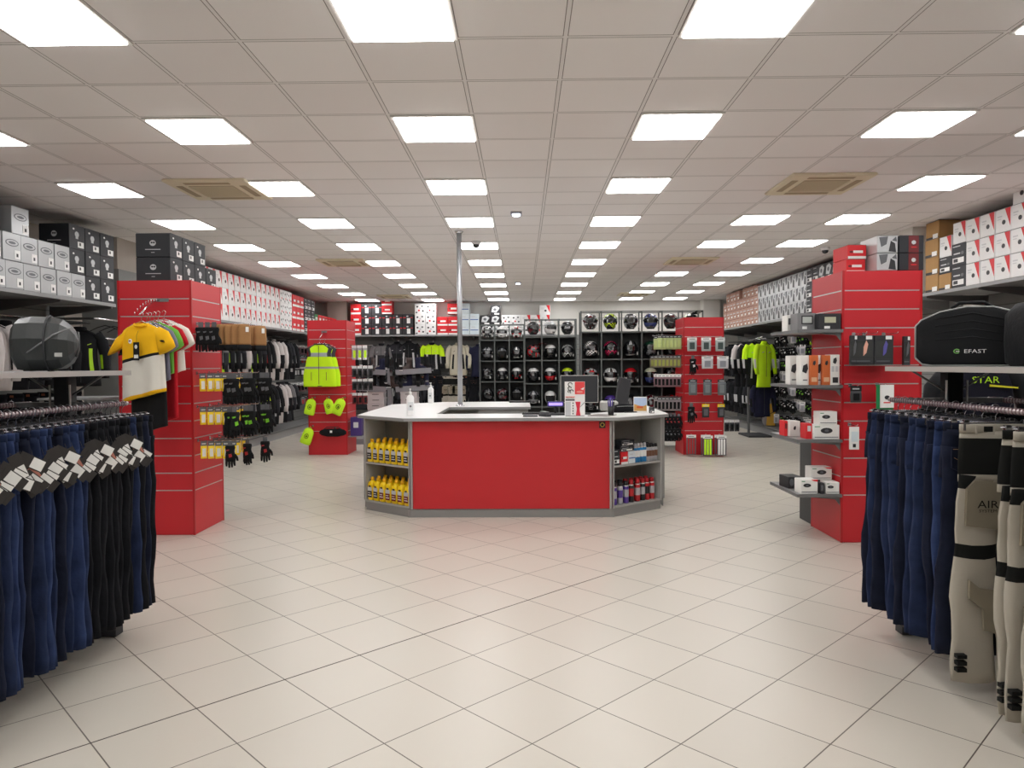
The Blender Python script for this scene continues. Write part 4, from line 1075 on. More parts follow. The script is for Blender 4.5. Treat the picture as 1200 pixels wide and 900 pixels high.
for j, (y, nn) in enumerate(((7.12, 'front'), (7.42, 'rear'))):
    pegset(FX, y, 2.04, PI / 2, .5, f'chrome hook carrying brown gloves high on the left column, {nn} one')
    for k in range(5):
        place('brg', brownglove, (FX + .17 + k * .066 + j * .05, y, 2.035), .75, f'brown padded glove with black cuff, {nn} peg, {ORD[k]} from the column', 'glove', 'brown gloves on the left column')
# --- t-shirts on the front of the near left column
TY = cloth('shirt_yellow', (250, 190, 28), .04, .3, .85, 8); TW = cloth('shirt_white', (226, 222, 212), .04, .3, .85, 8); TK = cloth('shirt_black', (26, 26, 28), .2, .35, .85, 8)
TG = cloth('shirt_green', (110, 176, 70), .08, .3); TR = cloth('shirt_red', (180, 26, 38), .08, .3, .85, 8); TGY = cloth('shirt_grey', (120, 120, 136), .08, .3)
def shirt(c1, c2, c3, L=.66, seed=1, det=False):
    def b():
        rs = random.Random(seed)
        r = empty('t_shirt')                           # origin at the neck, faces -y
        n = 28; R = []; rows = 26
        for i in range(rows):
            t = i / (rows - 1); z = .0 - L * t
            if t < .1: hw = .085 + (.215 - .085) * (t / .1) ** .7
            else: hw = .215 + .025 * (t - .1)
            hd = .018 + .016 * min(1, t * 6)
            ring = []
            for x, y, zz in sell(0, 0, z, hw, hd, n, 2.8):
                zz += .22 * x * math.sin(PI * min(1, t * 1.3) / 2) if t > .12 else 0
                y += .016 * t * math.sin(x * 28 + seed) + .008 * math.sin(x * 60 + seed * 2) * t
                ring.append((x, y, zz))
            R.append(ring)
        rows_ = rows
        def mt(i, j):
            t = (i + .5) / (rows_ - 1); a = 2 * PI * j / n; x = math.cos(a)
            lim = .46
            if c1 is c2: return c1
            if t < lim - .012: return c1
            if t < lim + .012: return TK
            if t > .965: return c1
            return c2
        mb = MB(); mb.loft(R, mt); mb.build('body', r)
        for s in (-1, 1):
            sl = MB(); pts = [(s * .15, 0, -.05), (s * .215, -.004, -.1), (s * .26, -.01, -.18), (s * .285, -.014, -.235)]
            rr = [.05, .075, .085, .085]; rings = []
            for k, (p_, q) in enumerate(zip(pts, rr)):
                rings.append([(p_[0] + math.cos(a) * q * .95, p_[1] + math.sin(a) * q * .42, p_[2] + s * math.cos(a) * q * .45 * s) for a in [2 * PI * m / 14 for m in range(14)]])
            sl.loft(rings if True else rings, c1); sl.build('sleeve', r)
        cl = MB(); cl.tube([(.078 * math.cos(a), .03 * math.sin(a) - .004, .002 - .02 * (math.sin(a) < 0) * abs(math.sin(a))) for a in [2 * PI * m / 16 for m in range(17)]], .009, c1); cl.build('collar', r)
        if det:
            e_ = MB(); e_.plate(ell(-.09, -.15, .017, .02), -.044, -.03, WHITE); e_.plate(ell(-.096, -.148, .005, .006), -.046, -.04, TK); e_.plate(ell(-.083, -.148, .005, .006), -.046, -.04, TR); e_.build('chest_emblem', r)
            tg = MB(); tg.box((-.0, -.066, -.24), (.062, .004, .16), TK); tg.plate(ell(0, -.2, .014, .018), -.07, -.068, WHITE); tg.box((0, -.0685, -.285), (.045, .001, .03), WHITE); tg.build('swing_tag', r)
            MB().tube([(0, -.062, -.165), (0, -.06, -.1), (.01, -.05, -.06)], .002, TK, n=4).build('tag_string', r)
            q = MB(); q.plate([(.24, -.15), (.27, -.145), (.285, -.16), (.26, -.162)], -.058, -.04, TK); q.build('sleeve_print', r)
        return r
    return b
def hanger(col, w=.2):
    def b():
        r = empty('clothes_hanger')
        MB().tube([(-.02, 0, .03), (-.012, 0, .045), (0, 0, .05), (.014, 0, .044), (.02, 0, .03), (.012, 0, .012), (0, 0, 0), (0, 0, -.03)], .003, CHROME if col is CHROME else GREYS, n=5).build('hook', r)
        MB().tube([(-w, 0, -.1), (-w * .5, 0, -.055), (0, 0, -.028), (w * .5, 0, -.055), (w, 0, -.1)], .007 if col is not CHROME else .004, col, n=7).build('shoulder_bar', r)
        return r
    return b
r = empty('waterfall_arm', (-3.47, 6.945, 2.24))
MB().box((.03, -.006, .02), (.12, .012, .03), GREYS).build('back_plate', r)
MB().tube([(0, 0, .02), (-.01, -.1, .0), (.03, -.28, -.06), (.07, -.5, -.15)], .008, CHROME).build('arm', r)
mb = MB(); [mb.tube([(-.005 - .005 * k - .003 * k, -.05 - k * .034, .03 - .0022 * k * k), (-.005 - .008 * k, -.05 - k * .034, .0 - .0022 * k * k)], .004, CHROME, n=5) for k in range(9)]; mb.build('notch', r)
tag(r, 'curved chrome waterfall arm on the front of the left red column', 'hook')
SH = [(TK, TK, 'black long shirt under the yellow one', .95, -.0), (TGY, TGY, 'grey t-shirt behind the yellow shirt', .55, .0), (TG, TG, 'green t-shirt behind the yellow shirt', .5, .012), (TR, TR, 'long red t-shirt hanging behind', .92, .02), (TW, TW, 'white t-shirt hanging rearmost', .5, .045)]
place('sh0', shirt(TY, TW, TY, .64, 1, True), (-3.36, 6.4, 2.0), -.3, 'yellow and white t-shirt with black swing tag on the left column', 't-shirt', scale=(1.02, 1, 1))
place(('hg', 'ch'), hanger(CHROME), (-3.36, 6.4, 2.055), -.3, 'chrome hanger carrying the yellow and white t-shirt', 'hanger')
for i, (a, b_, nm, L, dx) in enumerate(SH):
    place('sh%d' % (i + 1), shirt(a, b_, a, L, i + 2), (-3.36 + dx, 6.49 + .055 * i, 2.0 + .01 * i), -.36 + .04 * i, nm, 't-shirt', scale=(.9, 1, 1))
    place(('hg', 'ch'), hanger(CHROME), (-3.36 + dx, 6.49 + .055 * i, 2.055 + .01 * i), -.36 + .04 * i, f'chrome hanger carrying the {nm.split(" shirt")[0].split(" t-shirt")[0]} shirt', 'hanger')
# --- neon vest and bags on the far left column (front y=13.21)
GRYB = M('reflective_grey', (160, 166, 168), .35, .3); NEON2 = cloth('neon_bag', (200, 246, 50), .08, .3)
def vest():
    r = empty('safety_vest'); n = 28; rows = 22; L = .72; R = []
    for i in range(rows):
        t = i / (rows - 1); z = -L * t
        hw = .09 + .12 * (t / .1) ** .6 if t < .1 else (.21 - .03 * math.sin(PI * (t - .1) / .25) if t < .35 else .21 + .045 * (1 - math.cos(PI * min(1, (t - .35) / .4))) / 2 + .012 * t)
        R.append([(x, y + .01 * math.sin(x * 22) * t, zz) for x, y, zz in sell(0, 0, z, hw, .03 + .03 * min(1, t * 4), n, 2.8)])
    def mt(i, j):
        t = (i + .5) / (rows - 1); x = abs(math.cos(2 * PI * (j + .5) / n))
        if t < .3 and x > .66: return CHAR
        if .18 < t < .27: return GRYB
        if .5 < t < .57: return GRYB
        return NEON
    MB().loft(R, mt).build('body', r)
    for s in (-1, 1):
        MB().lathe([(.03, 0), (.05, -.01)], CHAR).build('armhole', r, (s * .2, 0, -.16)) if False else None
        MB().box((s * .12, -.066, -.54), (.006, .004, .14), CHAR).build('pocket_zip', r)
    MB().tube([(.085 * math.cos(a), .035 * math.sin(a), .01) for a in [2 * PI * m / 16 for m in range(17)]], .014, CHAR).build('collar', r)
    MB().box((0, -.064, -.35), (.006, .006, .66), CHAR).build('zip', r)
    MB().tube([(-.2, 0, -.7), (0, -.065, -.71), (.2, 0, -.7)], .006, CHAR).build('hem', r)
    return r
VX = -3.63
place('vest', vest, (VX, 13.0, 2.0), 0, 'neon yellow safety vest with grey bands on the far left column', 'vest', scale=(1.12, 1, 1.04))
place('vest', vest, (VX + .06, 13.1, 1.99), 0, 'second neon vest hanging behind the front one', 'vest', scale=(1.08, 1, 1.02))
for k, y in enumerate((13.0, 13.1)):
    place(('hg', 'ch'), hanger(CHROME), (VX + .06 * k, y, 2.06), 0, f'chrome hanger holding the {["front", "second"][k]} neon vest', 'hanger')
r = empty('waterfall_arm', (VX + .03, 13.21, 2.24)); MB().tube([(0, 0, 0), (0, -.1, -.03), (-.01, -.24, -.11)], .008, CHROME).build('arm', r); MB().box((0, -.006, 0), (.1, .012, .03), GREYS).build('back_plate', r)
tag(r, 'chrome arm holding the neon vests on the far left column', 'hook')
def neonbag(a):
    def b():
        r = empty('neon_cover_bag')
        MB().tube([(-.03, 0, -.04), (0, 0, 0), (.03, 0, -.04)], .005, NEON2).build('loop', r)
        MB().loft([sell(x, 0, z, hw, hd, 16, 2.6) for z, hw, hd, x in ((-.03, .035, .02, 0), (-.05, .065, .035, 0), (-.09, .085, .05, 0), (-.25, .092, .055, 0), (-.29, .088, .045, 0), (-.3, .07, .03, 0))], NEON2).build('body', r)
        q = MB(); q.tube([(.03 * math.cos(t), -.056, -.16 + .04 * math.sin(t)) for t in [2 * PI * m / 10 for m in range(11)]], .004, TK, n=4); q.plate([(-.01, -.18), (.015, -.17), (.0, -.14)], -.06, -.052, TK); q.build('printed_emblem', r)
        return r
    return b
for i, (px, py, a, s) in enumerate(((366, 466, .22, 1.05), (383, 466, -.25, .98), (402, 466, .45, 1.1), (364, 500, .35, 1.1))):
    p = atY(px, py, 13.05)
    place('nb', neonbag(a), tuple(p), 0, ['neon bag at the left of the hanging row of three', 'neon bag in the middle of the row of three', 'neon tilted bag at the right of the row of three', 'single neon bag hanging lowest beside the black waist bag'][i], 'bag', 'neon cover bags', rot=(0, a, 0), scale=s)
    place(('peg', .16), peg(.16), (p.x, 13.21, p.z + .0), 0, f'chrome hook holding a neon bag, {ORD[i]} one', 'hook', 'hooks with neon bags')
def waist():
    r = empty('waist_bag')
    MB().loft([[(x, y * k, z * k - .06) for y, z in [(.045 * math.cos(a), .075 * math.sin(a)) for a in [2 * PI * m / 14 for m in range(14)]]] for x, k in ((-.24, .35), (-.2, .7), (-.1, 1), (.1, 1), (.2, .7), (.24, .35))], GB).build('body', r)
    MB().box((-.02, -.047, -.04), (.04, .006, .04), WHITE).build('label', r); MB().tube([(-.22, 0, -.04), (-.1, -.02, .04), (.1, -.02, .04), (.22, 0, -.04)], .008, BLACK).build('belt', r)
    return r
p = atY(390, 503, 13.05); place('waist', waist, tuple(p), 0, 'black waist bag low on the far left column beside the neon bag', 'bag')
place(('peg', .16), peg(.16), (p.x, 13.21, p.z), 0, 'chrome hook holding the black waist bag', 'hook')
# side packets on +x face of the far left column
for ri, (z, n_, body) in enumerate(((2.0, 3, CLR), (1.62, 4, CHAR), (1.38, 4, CHAR), (1.12, 3, BX['dred']))):
    place(('peg', .4), peg(.4), (-3.195, 13.5, z), PI / 2, f'chrome hook on the far left column side, {ORD[ri]} from the top', 'hook')
    for k in range(n_):
        place(('sp', ri), packet(.09, .16 if ri else .22, body, GWH, NEON2 if ri == 0 else GB), (-3.12 + k * .1, 13.47, z - .01), .6, f'small packet on far left column side, {ORD[ri]} row, {ORD[k]} from the column', 'packet', 'packets on the far left column side')
place('purbox', lambda: (lambda o: (MB().box((0, -.103, .2), (.09, .003, .1), BX['lgrey']).build('label', o), o)[-1])(MB().cbox((0, 0, .17), (.2, .2, .34), M('carton_purple', (62, 40, 112), .5), .005).build('carton')), (-3.1 + .05, 13.35, .34), 0, 'dark purple box low beside the far left column', 'box')
r = empty('low_shelf', (-3.0, 13.5, .32)); MB().box((0, 0, .006), (.4, .5, .012), SHELF).build('board', r); mb = MB()
for s in (-1, 1): mb.tube([(-.19, s * .2, -.0), (.19, s * .2, -.0)], .008, GREYS)
mb.build('bracket', r); tag(r, 'small grey shelf low on the side of the far left column', 'shelf')
# --- front of the far right column (y=13.03)
def grid_packets(rows_):
    for ri, (py, xs, spec, nm) in enumerate(rows_):
        for k, px in enumerate(xs):
            for q in range(3):
                p = atY(px, py, 12.85 - .05 * q)
                place(('gp', ri, k if nm == 'mixed' else 0), spec[k % len(spec)] if isinstance(spec, list) else spec, tuple(p), 0,
                      f'{nm} on far right column, {ORD[ri]} row, {ORD[k]} peg, {ORD[q]} in line', 'packet', 'packets on the far right column front')
            p = atY(px, py, 13.03); place(('peg', .25), peg(.25), (p.x, 13.03, p.z + .005), 0, f'chrome hook on far right column front, {ORD[ri]} row, {ORD[k]} peg', 'hook')
CLG = M('pouch_clear_grey', (168, 176, 176), .25)
grid_packets([
    (396, (811, 827.5, 844), packet(.17, .19, CLG, WHITE, M('goods_dark', (58, 74, 72), .6)), 'clear pouch with dark goods'),
    (445, (812, 829, 846), packet(.15, .23, M('pouch_dark', (92, 98, 102), .3), CHAR, M('goods_grey', (120, 126, 130), .5)), 'narrow grey packet'),
    (510, (810, 827, 843), packet(.17, .3, M('pouch_darkgrey', (96, 90, 96), .3), WHITE, None, GRED), 'long striped packet'),
])
for k, (px, a) in enumerate(((812, 0), (829, 1), (847, 2))):
    p = atY(px, 418, 12.85)
    if k == 0: place(('gl', 'w'), glove(GB, GWH), tuple(p), .2, 'black glove with white print on the far right column front', 'glove', scale=1.25)
    else: place('roundp', packet(.2, .17, M('pouch_pale', (196, 196, 200), .3), WHITE, M('goods_pale', (140, 142, 150), .4)), tuple(p), 0, f'pale bulky pouch on the far right column front, {["", "middle", "right"][k]} one', 'packet')
    p = atY(px, 418, 13.03); place(('peg', .25), peg(.25), (p.x, 13.03, p.z + .005), 0, f'chrome hook in the second row of the far right column, {ORD[k]} peg', 'hook')
    p = atY((810, 827, 845)[k], 474, 12.88)
    if k == 0: place(('gl', 0), glove(GB, BX['grey']), tuple(p), 0, 'black strap gloves pair hanging low on the far right column front', 'glove', scale=1.3)
    else: place('ytool', packet(.12, .17, CHAR, YP, BX['grey']), tuple(p), .1 * k, f'yellow headed tool packet on the far right column, {["", "middle", "right"][k]} one', 'packet', scale=1.1)
    p = atY((810, 827, 845)[k], 474, 13.03); place(('peg', .16), peg(.16), (p.x, 13.03, p.z + .005), 0, f'chrome hook in the tool row of the far right column, {ORD[k]} peg', 'hook')
p = atY(827, 510, 12.84); place('neonstrip', packet(.17, .3, M('pouch_darkgrey', (96, 90, 96), .3), WHITE, None, NEON2), (p.x, 12.69, p.z), 0, 'long packet with neon strips low on the far right column', 'packet')
p = atY(843, 510, 12.84); place('whitestrip', packet(.17, .3, M('pouch_darkgrey', (96, 90, 96), .3), WHITE, None, WHITE), (p.x, 12.69, p.z), 0, 'long packet with white strips low on the far right column', 'packet')
# -x side of the far right column
SD = [(2.14, 6, packet(.1, .2, M('pouch_green', (176, 190, 130), .4), CHAR, M('goods_pale_green', (190, 204, 130), .5)), 'pale green packet'), (1.78, 7, packet(.09, .17, M('pouch_mixed', (120, 112, 90), .4), CHAR, M('goods_olive', (150, 156, 70), .5)), 'black and neon packet'),
      (1.44, 6, packet(.09, .18, M('pouch_rose', (128, 96, 104), .4), WHITE, GB), 'rose and black packet'), (1.03, 6, packet(.09, .2, M('pouch_ash', (130, 122, 124), .4), CHAR, GB), 'ash coloured packet'),
      (.72, 6, glove(GB, GRED), 'black and red glove'), (.5, 5, glove(GB, BX['grey']), 'black glove')]
for ri, (z, n_, fn, nm) in enumerate(SD):
    for j, y in enumerate((13.15, 13.5)):
        place(('peg', .45), peg(.45), (2.86, y, z), -PI / 2, f'chrome hook on the counter side of far right column, {ORD[ri]} row, {["front", "rear"][j]} peg', 'hook')
        for k in range(n_):
            place(('sd', ri), fn, (2.8 - k * .068, y - .02, z - .01), -.35 + rnd.uniform(-.2, .2), f'{nm} beside far right column, {ORD[ri]} row, {["front", "rear"][j]} peg, {ORD[k]} from column', 'packet' if ri < 4 else 'glove', 'goods on the side of the far right column')
for k in range(3):
    place(('sp', 1), packet(.09, .16, CHAR, GWH, GB), (3.62 + k * .09, 12.98, .62), .2, f'grey packet sticking out right of the far right column, {ORD[k]} one', 'packet', 'grey packets at the column edge')
# ------------------------------------------------------------------ near right column: shelves with cartons
def cshelf(z, nm):
    r = empty('column_shelf', (2.675, 6.95, z))
    MB().box((0, 0, -.01), (.4, .72, .02), SHELF).build('board', r)
    e_ = MB(); e_.box((-.2, 0, -.012), (.008, .72, .028), GREYS); e_.box((0, -.36, -.012), (.4, .008, .028), GREYS); e_.build('front_lip', r)
    for s in (-1, 1): MB().plate([(-.18, -.02), (.19, -.02), (.19, -.1), (.15, -.05)], -.004, .004, GREYS).build('bracket', r, (0, s * .33, 0))
    tag(r, f'{nm} grey shelf on the near right red column', 'shelf')
for z, nm in ((1.925, 'topmost'), (1.425, 'second from top'), (.935, 'second from bottom'), (.44, 'lowest')): cshelf(z, nm)
def prod(w, d, h, col, marks):
    def b():
        o = MB().cbox((0, 0, h / 2), (w, d, h), col, .003).build('product_carton')
        for nm, fn in marks.items():
            q = MB(); fn(q, -d / 2); q.build(nm, o)
        return o
    return b
ORG = M('carton_orange', (204, 104, 52), .5); CW = M('carton_white', (236, 236, 232), .5)
def rid(q, y, x, z, s=1.0): q.plate(ell(x, z, .05 * s, .024 * s, 16), y - .003, y, BX['dark']); q.plate(ell(x, z, .018 * s, .012 * s, 10), y - .005, y, BX['grey'])
def P_intercom(q, y, x, z, s):
    q.plate([(x - .03 * s, z - .03 * s), (x + .01 * s, z - .05 * s), (x + .03 * s, z + .0), (x + .02 * s, z + .05 * s), (x - .02 * s, z + .03 * s)], y - .002, y, BX['dark'])
# second shelf: six upright cartons
def up(kind):
    if kind == 'w': return prod(.075, .12, .27, CW, {'picture': lambda q, y: P_intercom(q, y, 0, .15, .9), 'print': lambda q, y: q.plate(rect(-.02, .04, .02, .05), y - .001, y, BX['grey'])})
    if kind == 'o': return prod(.075, .12, .27, ORG, {'picture': lambda q, y: P_intercom(q, y, 0, .2, .45), 'print': lambda q, y: q.plate(rect(-.025, .03, .025, .07), y - .001, y, M('print_sand', (226, 178, 140), .5))})
    return prod(.09, .12, .275, CW, {'picture': lambda q, y: P_intercom(q, y, 0, .22, .6), 'print': lambda q, y: (q.plate(rect(-.03, .12, -.005, .17), y - .001, y, BX['lgrey']), q.plate(rect(.005, .12, .03, .17), y - .001, y, BX['lgrey']), q.plate(rect(-.02, .02, .03, .07), y - .001, y, BX['dark']))})
for i, (x, y, k, nm) in enumerate(((2.53, 6.9, 'w', 'white carton with slanted picture, leftmost of six'), (2.565, 6.72, 'w', 'white carton with grey intercom picture, second of six'), (2.635, 6.69, 'o', 'orange carton, left one of two'),
                                   (2.69, 6.73, 'w', 'white carton between two orange ones'), (2.745, 6.69, 'o', 'orange carton, right one of two'), (2.82, 6.69, 's', 'white carton with black square at the column'))):
    place('up' + k, up(k), (x, y, 1.426), 0, nm + ' on the second shelf', 'box', scale=(.98, 1, 1))
# top shelf
def pdev(w, h, col, scr):
    return prod(w, .16, h, col, {'picture': lambda q, y: (q.plate(rect(-w * .3, h * .35, w * .32, h * .85), y - .002, y, BX['dark']), q.plate(rect(-w * .24, h * .42, w * .26, h * .78), y - .003, y, scr)), 'sticker': lambda q, y: q.plate(rect(-w * .25, h * .06, -w * .0, h * .22), y - .002, y, WHITE)})
LCD = M('lcd_picture', (186, 186, 160), .4)
place('dv1', pdev(.17, .155, M('carton_grey', (128, 128, 130), .45), M('lcd_pale', (190, 195, 190), .4)), (2.59, 6.78, 1.926), .05, 'grey carton showing a screen device on the topmost shelf', 'box')
place('dv2', pdev(.2, .145, BX['dark'], LCD), (2.765, 6.69, 1.926), 0, 'black carton with pale screen picture on the topmost shelf', 'box')
place('dv3', prod(.05, .14, .15, CW, {'print': lambda q, y: q.plate(rect(-.015, .06, .015, .12), y - .001, y, BX['grey'])}), (2.505, 6.95, 1.926), 0, 'narrow white carton at the outer end of the topmost shelf', 'box')
place('dv4', pdev(.12, .15, BX['dark'], BX['grey']), (2.66, 7.0, 1.926), 0, 'dark carton at the back of the topmost shelf', 'box')
# second from bottom
def whitecam(w, h, red=False):
    m_ = {'picture': lambda q, y: rid(q, y, 0 if w > .16 else -.02, h * .6, w / .22), 'print': lambda q, y: (q.plate(rect(-w * .45, h * .12, w * .45, h * .17), y - .001, y, BX['grey']), q.plate(rect(-w * .45, h * .85, -w * .25, h * .9), y - .001, y, BX['green']))}
    if red: m_['red_side'] = lambda q, y: q.plate([(w * .1, h * .995), (w * .497, h * .995), (w * .497, h * .85), (w * .25, h * .9)], y - .0015, y, REDI)
    return prod(w, .14, h, CW, m_)
place('cm1', whitecam(.235, .13), (2.745, 6.69, .936), 0, 'long white carton with oval black device on the second lowest shelf', 'box')
place('cm2', whitecam(.16, .12), (2.76, 6.69, 1.067), 0, 'white grey carton lying on the long white carton', 'box')
place('cm3', prod(.1, .14, .145, CW, {'picture': lambda q, y: P_intercom(q, y, 0, .08, .4)}), (2.555, 6.95, .936), .0, 'white carton with small picture at outer end, second lowest shelf', 'box')
place('cm4', prod(.055, .14, .14, BX['red'], {'print': lambda q, y: q.plate(rect(-.015, .07, .015, .12), y - .001, y, BX['lgrey'])}), (2.6, 6.72, .936), 0, 'narrow red carton between two white ones', 'box')
place('cm5', prod(.03, .14, .145, BX['red'], {'print': lambda q, y: q.plate(rect(-.01, .07, .01, .12), y - .001, y, BX['dred'])}), (2.488, 6.99, .936), 0, 'thin red carton at the outermost end of second lowest shelf', 'box')
# lowest
place('cm6', whitecam(.155, .13, True), (2.585, 6.68, .441), .05, 'white red carton with camera picture standing front left, lowest shelf', 'box')
place('cm7', whitecam(.19, .115, True), (2.745, 6.8, .551), .04, 'white red carton lying on top in the lowest shelf', 'box')
place('cm8', whitecam(.12, .105), (2.8, 6.68, .441), 0, 'small white carton with black device at the column, lowest shelf', 'box')
place('cm9', prod(.035, .14, .1, BX['dark'], {'print': lambda q, y: q.plate(rect(-.01, .03, .01, .08), y - .001, y, BX['grey'])}), (2.705, 6.68, .441), 0, 'thin dark carton between white ones on the lowest shelf', 'box')
place('cm10', prod(.14, .2, .11, BX['dark'], {'picture': lambda q, y: q.plate(ell(-.04, .06, .02, .035), y - .002, y, BX['grey'])}), (2.565, 7.0, .441), .1, 'black carton behind the white ones on the lowest shelf', 'box')
place('cm11', prod(.19, .14, .108, BX['dark'], {'print': lambda q, y: q.plate(rect(-.06, .03, .06, .05), y - .002, y, BX['grey'])}), (2.77, 6.88, .441), 0, 'dark carton supporting the lying white one on the lowest shelf', 'box')
# front pegs of the near right column (y=6.6)
def blister(w, h, pic):
    def b():
        r = empty('blister_pack'); MB().cbox((0, 0, -h / 2), (w, .035, h), BX['dark'], .004).build('card', r)
        q = MB(); q.plate([(-.01, -h * .7), (.015, -h * .6), (.03, -h * .3), (.015, -h * .18), (-.008, -h * .4)], -.024, -.0178, pic); q.plate(rect(w * .08, -h * .14, w * .4, -h * .02), -.019, -.0175, WHITE); q.plate(rect(-w * .4, -h * .9, w * .3, -h * .86), -.019, -.0175, BX['grey']); q.build('contents', r)
        q = MB(); q.plate(rect(-w * .44, -h * .78, w * .44, -h * .2), -.0185, -.0175, M('blister_window', (60, 62, 62), .15)); q.build('window', r)
        return r
    return b
for i, (px, lab, pic) in enumerate(((1000, 'narrow dark carton side at the left of the column front', BX['grey']), (1012, 'black blister pack with orange white device on the near right column', M('blister_peach', (226, 170, 150), .4)), (1035, 'black blister pack with violet device on the near right column', M('blister_violet', (90, 84, 160), .4)))):
    for q in range(3):
        p = atY(px, 393, 6.45 - .0 + .04 * (q - 1))
        if i == 0 and q: continue
        place(('bl', i), blister(.1 if i == 0 else .165, .255, pic), tuple(p), 0, lab + ('' if i == 0 else f', {ORD[q]} from the front'), 'packet', scale=(.6 if i == 0 else 1, 1, 1))
    p = atY(px, 393, 6.6); place(('peg', .25), peg(.25), (p.x, 6.6, p.z + .01), 0, f'chrome hook with black blister packs on the near right column, {ORD[i]} one', 'hook')
p = atY(1062, 394, 6.5); place(('bl', 0), blister(.1, .255, BX['grey']), tuple(p), 0, 'black pack half hidden behind the pannier bag', 'packet')
p = atY(1003, 453, 6.48); place('blk', packet(.1, .1, CHAR, BLACK, GB), tuple(p), 0, 'small black pack with white tag on the near right column', 'packet')
place(('peg', .16), peg(.16), (p.x, 6.6, p.z + .005), 0, 'chrome hook holding the small black pack on near right column', 'hook')
GREENC = M('card_green', (30, 130, 74), .5)
def gcard():
    r = empty('carded_goods'); MB().box((0, 0, -.12), (.15, .006, .24), GREENC).build('card', r)
    q = MB(); q.plate(rect(-.045, -.2, .07, .0), -.02, -.004, WHITE); q.plate(ell(.01, -.11, .022, .018), -.023, -.019, BX['dark']); q.plate(rect(-.02, -.16, .04, -.15), -.0215, -.02, BX['red']); q.build('pouch', r); return r
p = atY(1037, 451, 6.45); place('gc', gcard, tuple(p), 0, 'white and green carded goods above the right jeans', 'packet')
place(('peg', .16), peg(.16), (p.x, 6.6, p.z + .0), 0, 'chrome hook holding the green card on near right column', 'hook')
def wcard():
    r = empty('carded_goods'); MB().box((0, 0, -.11), (.08, .02, .2), WHITE).build('card', r); q = MB(); q.plate(rect(-.03, -.14, .03, -.05), -.014, -.01, BX['pblue']); q.plate(rect(-.015, -.19, .01, -.16), -.014, -.01, BX['dark']); q.build('print', r); return r
p = atY(1001, 499, 6.5); place('wc', wcard, tuple(p), 0, 'slim white carded item beside the right jeans', 'packet')
place(('peg', .16), peg(.16), (p.x, 6.6, p.z + .005), 0, 'chrome hook holding the slim white card on near right column', 'hook')
# ------------------------------------------------------------------ helmet shelving
UNITG = M('unit_grey', (96, 101, 100), .5, .2); UNITD = M('unit_dark', (62, 64, 65), .6)
SZ = [.14, .67, 1.2, 1.73, 2.262]
def unit(x0, n, cw, Yf, D, label, top=2.66):
    w = n * cw; r = empty('helmet_shelving', (x0 + w / 2, Yf + D / 2, 0))
    for k in range(n + 1):
        x = -w / 2 + k * cw
        for y in (-D / 2 + .01, D / 2 - .01): MB().box((x, y, top / 2), (.026, .022, top), UNITG).build('post', r)
        if True: MB().box((x, 0, (SZ[0] + SZ[4]) / 2), (.008, D - .04, SZ[4] - SZ[0]), UNITD).build('divider', r)
    for z in SZ:
        MB().box((0, 0, z - .012), (w, D - .02, .024), UNITG).build('shelf', r)
    MB().box((0, D / 2 - .004, (SZ[0] + SZ[4]) / 2), (w, .006, SZ[4] - SZ[0]), UNITD).build('back_panel', r)
    mb = MB()
    for y in (-D / 2 + .01, D / 2 - .01):
        mb.box((0, y, top - .01), (w + .02, .018, .018), UNITG); mb.box((0, y, top - .14), (w + .02, .01, .01), UNITG)
    for k in range(n + 1): mb.box((-w / 2 + k * cw, 0, top - .01), (.016, D, .016), UNITG)
    mb.build('top_frame', r)
    return tag(r, label, 'shelving')
HM = {k: M('helmet_' + k, v, .22, coat=.6, spec=.5) for k, v in dict(white=(232, 232, 232), black=(24, 25, 28), red=(198, 30, 40), grey=(112, 114, 118), silver=(178, 180, 182), neon=(206, 236, 40), darkred=(92, 24, 34), blue=(58, 70, 128),
        purple=(74, 52, 132), green=(22, 66, 48), cream=(214, 220, 196), dark=(46, 48, 52), pink=(206, 36, 90), brown=(92, 72, 66), orange=(220, 96, 40)).items()}
VIS = M('visor_dark', (16, 17, 20), .08, coat=1.0); VISC = M('visor_smoke', (70, 74, 80), .1, coat=1.0); LIN = M('helmet_lining', (16, 16, 17), .9)
def hpt(a, v, k=1.0):
    """a azimuth from the face (-y), v elevation"""
    ca, sa = math.cos(a), math.sin(a); cv, sv = math.cos(v), math.sin(v)
    chin = max(0, ca) * max(0, math.sin(-v * 1.4)) * .035 if v < 0 else 0
    back = max(0, -ca) * .012
    z = .165 + (.125 if v > 0 else .15) * sv
    return (.122 * cv ** .85 * sa * k, -(.142 * cv ** .85 + chin + back * 0) * ca * k, .165 + (z - .165) * k)
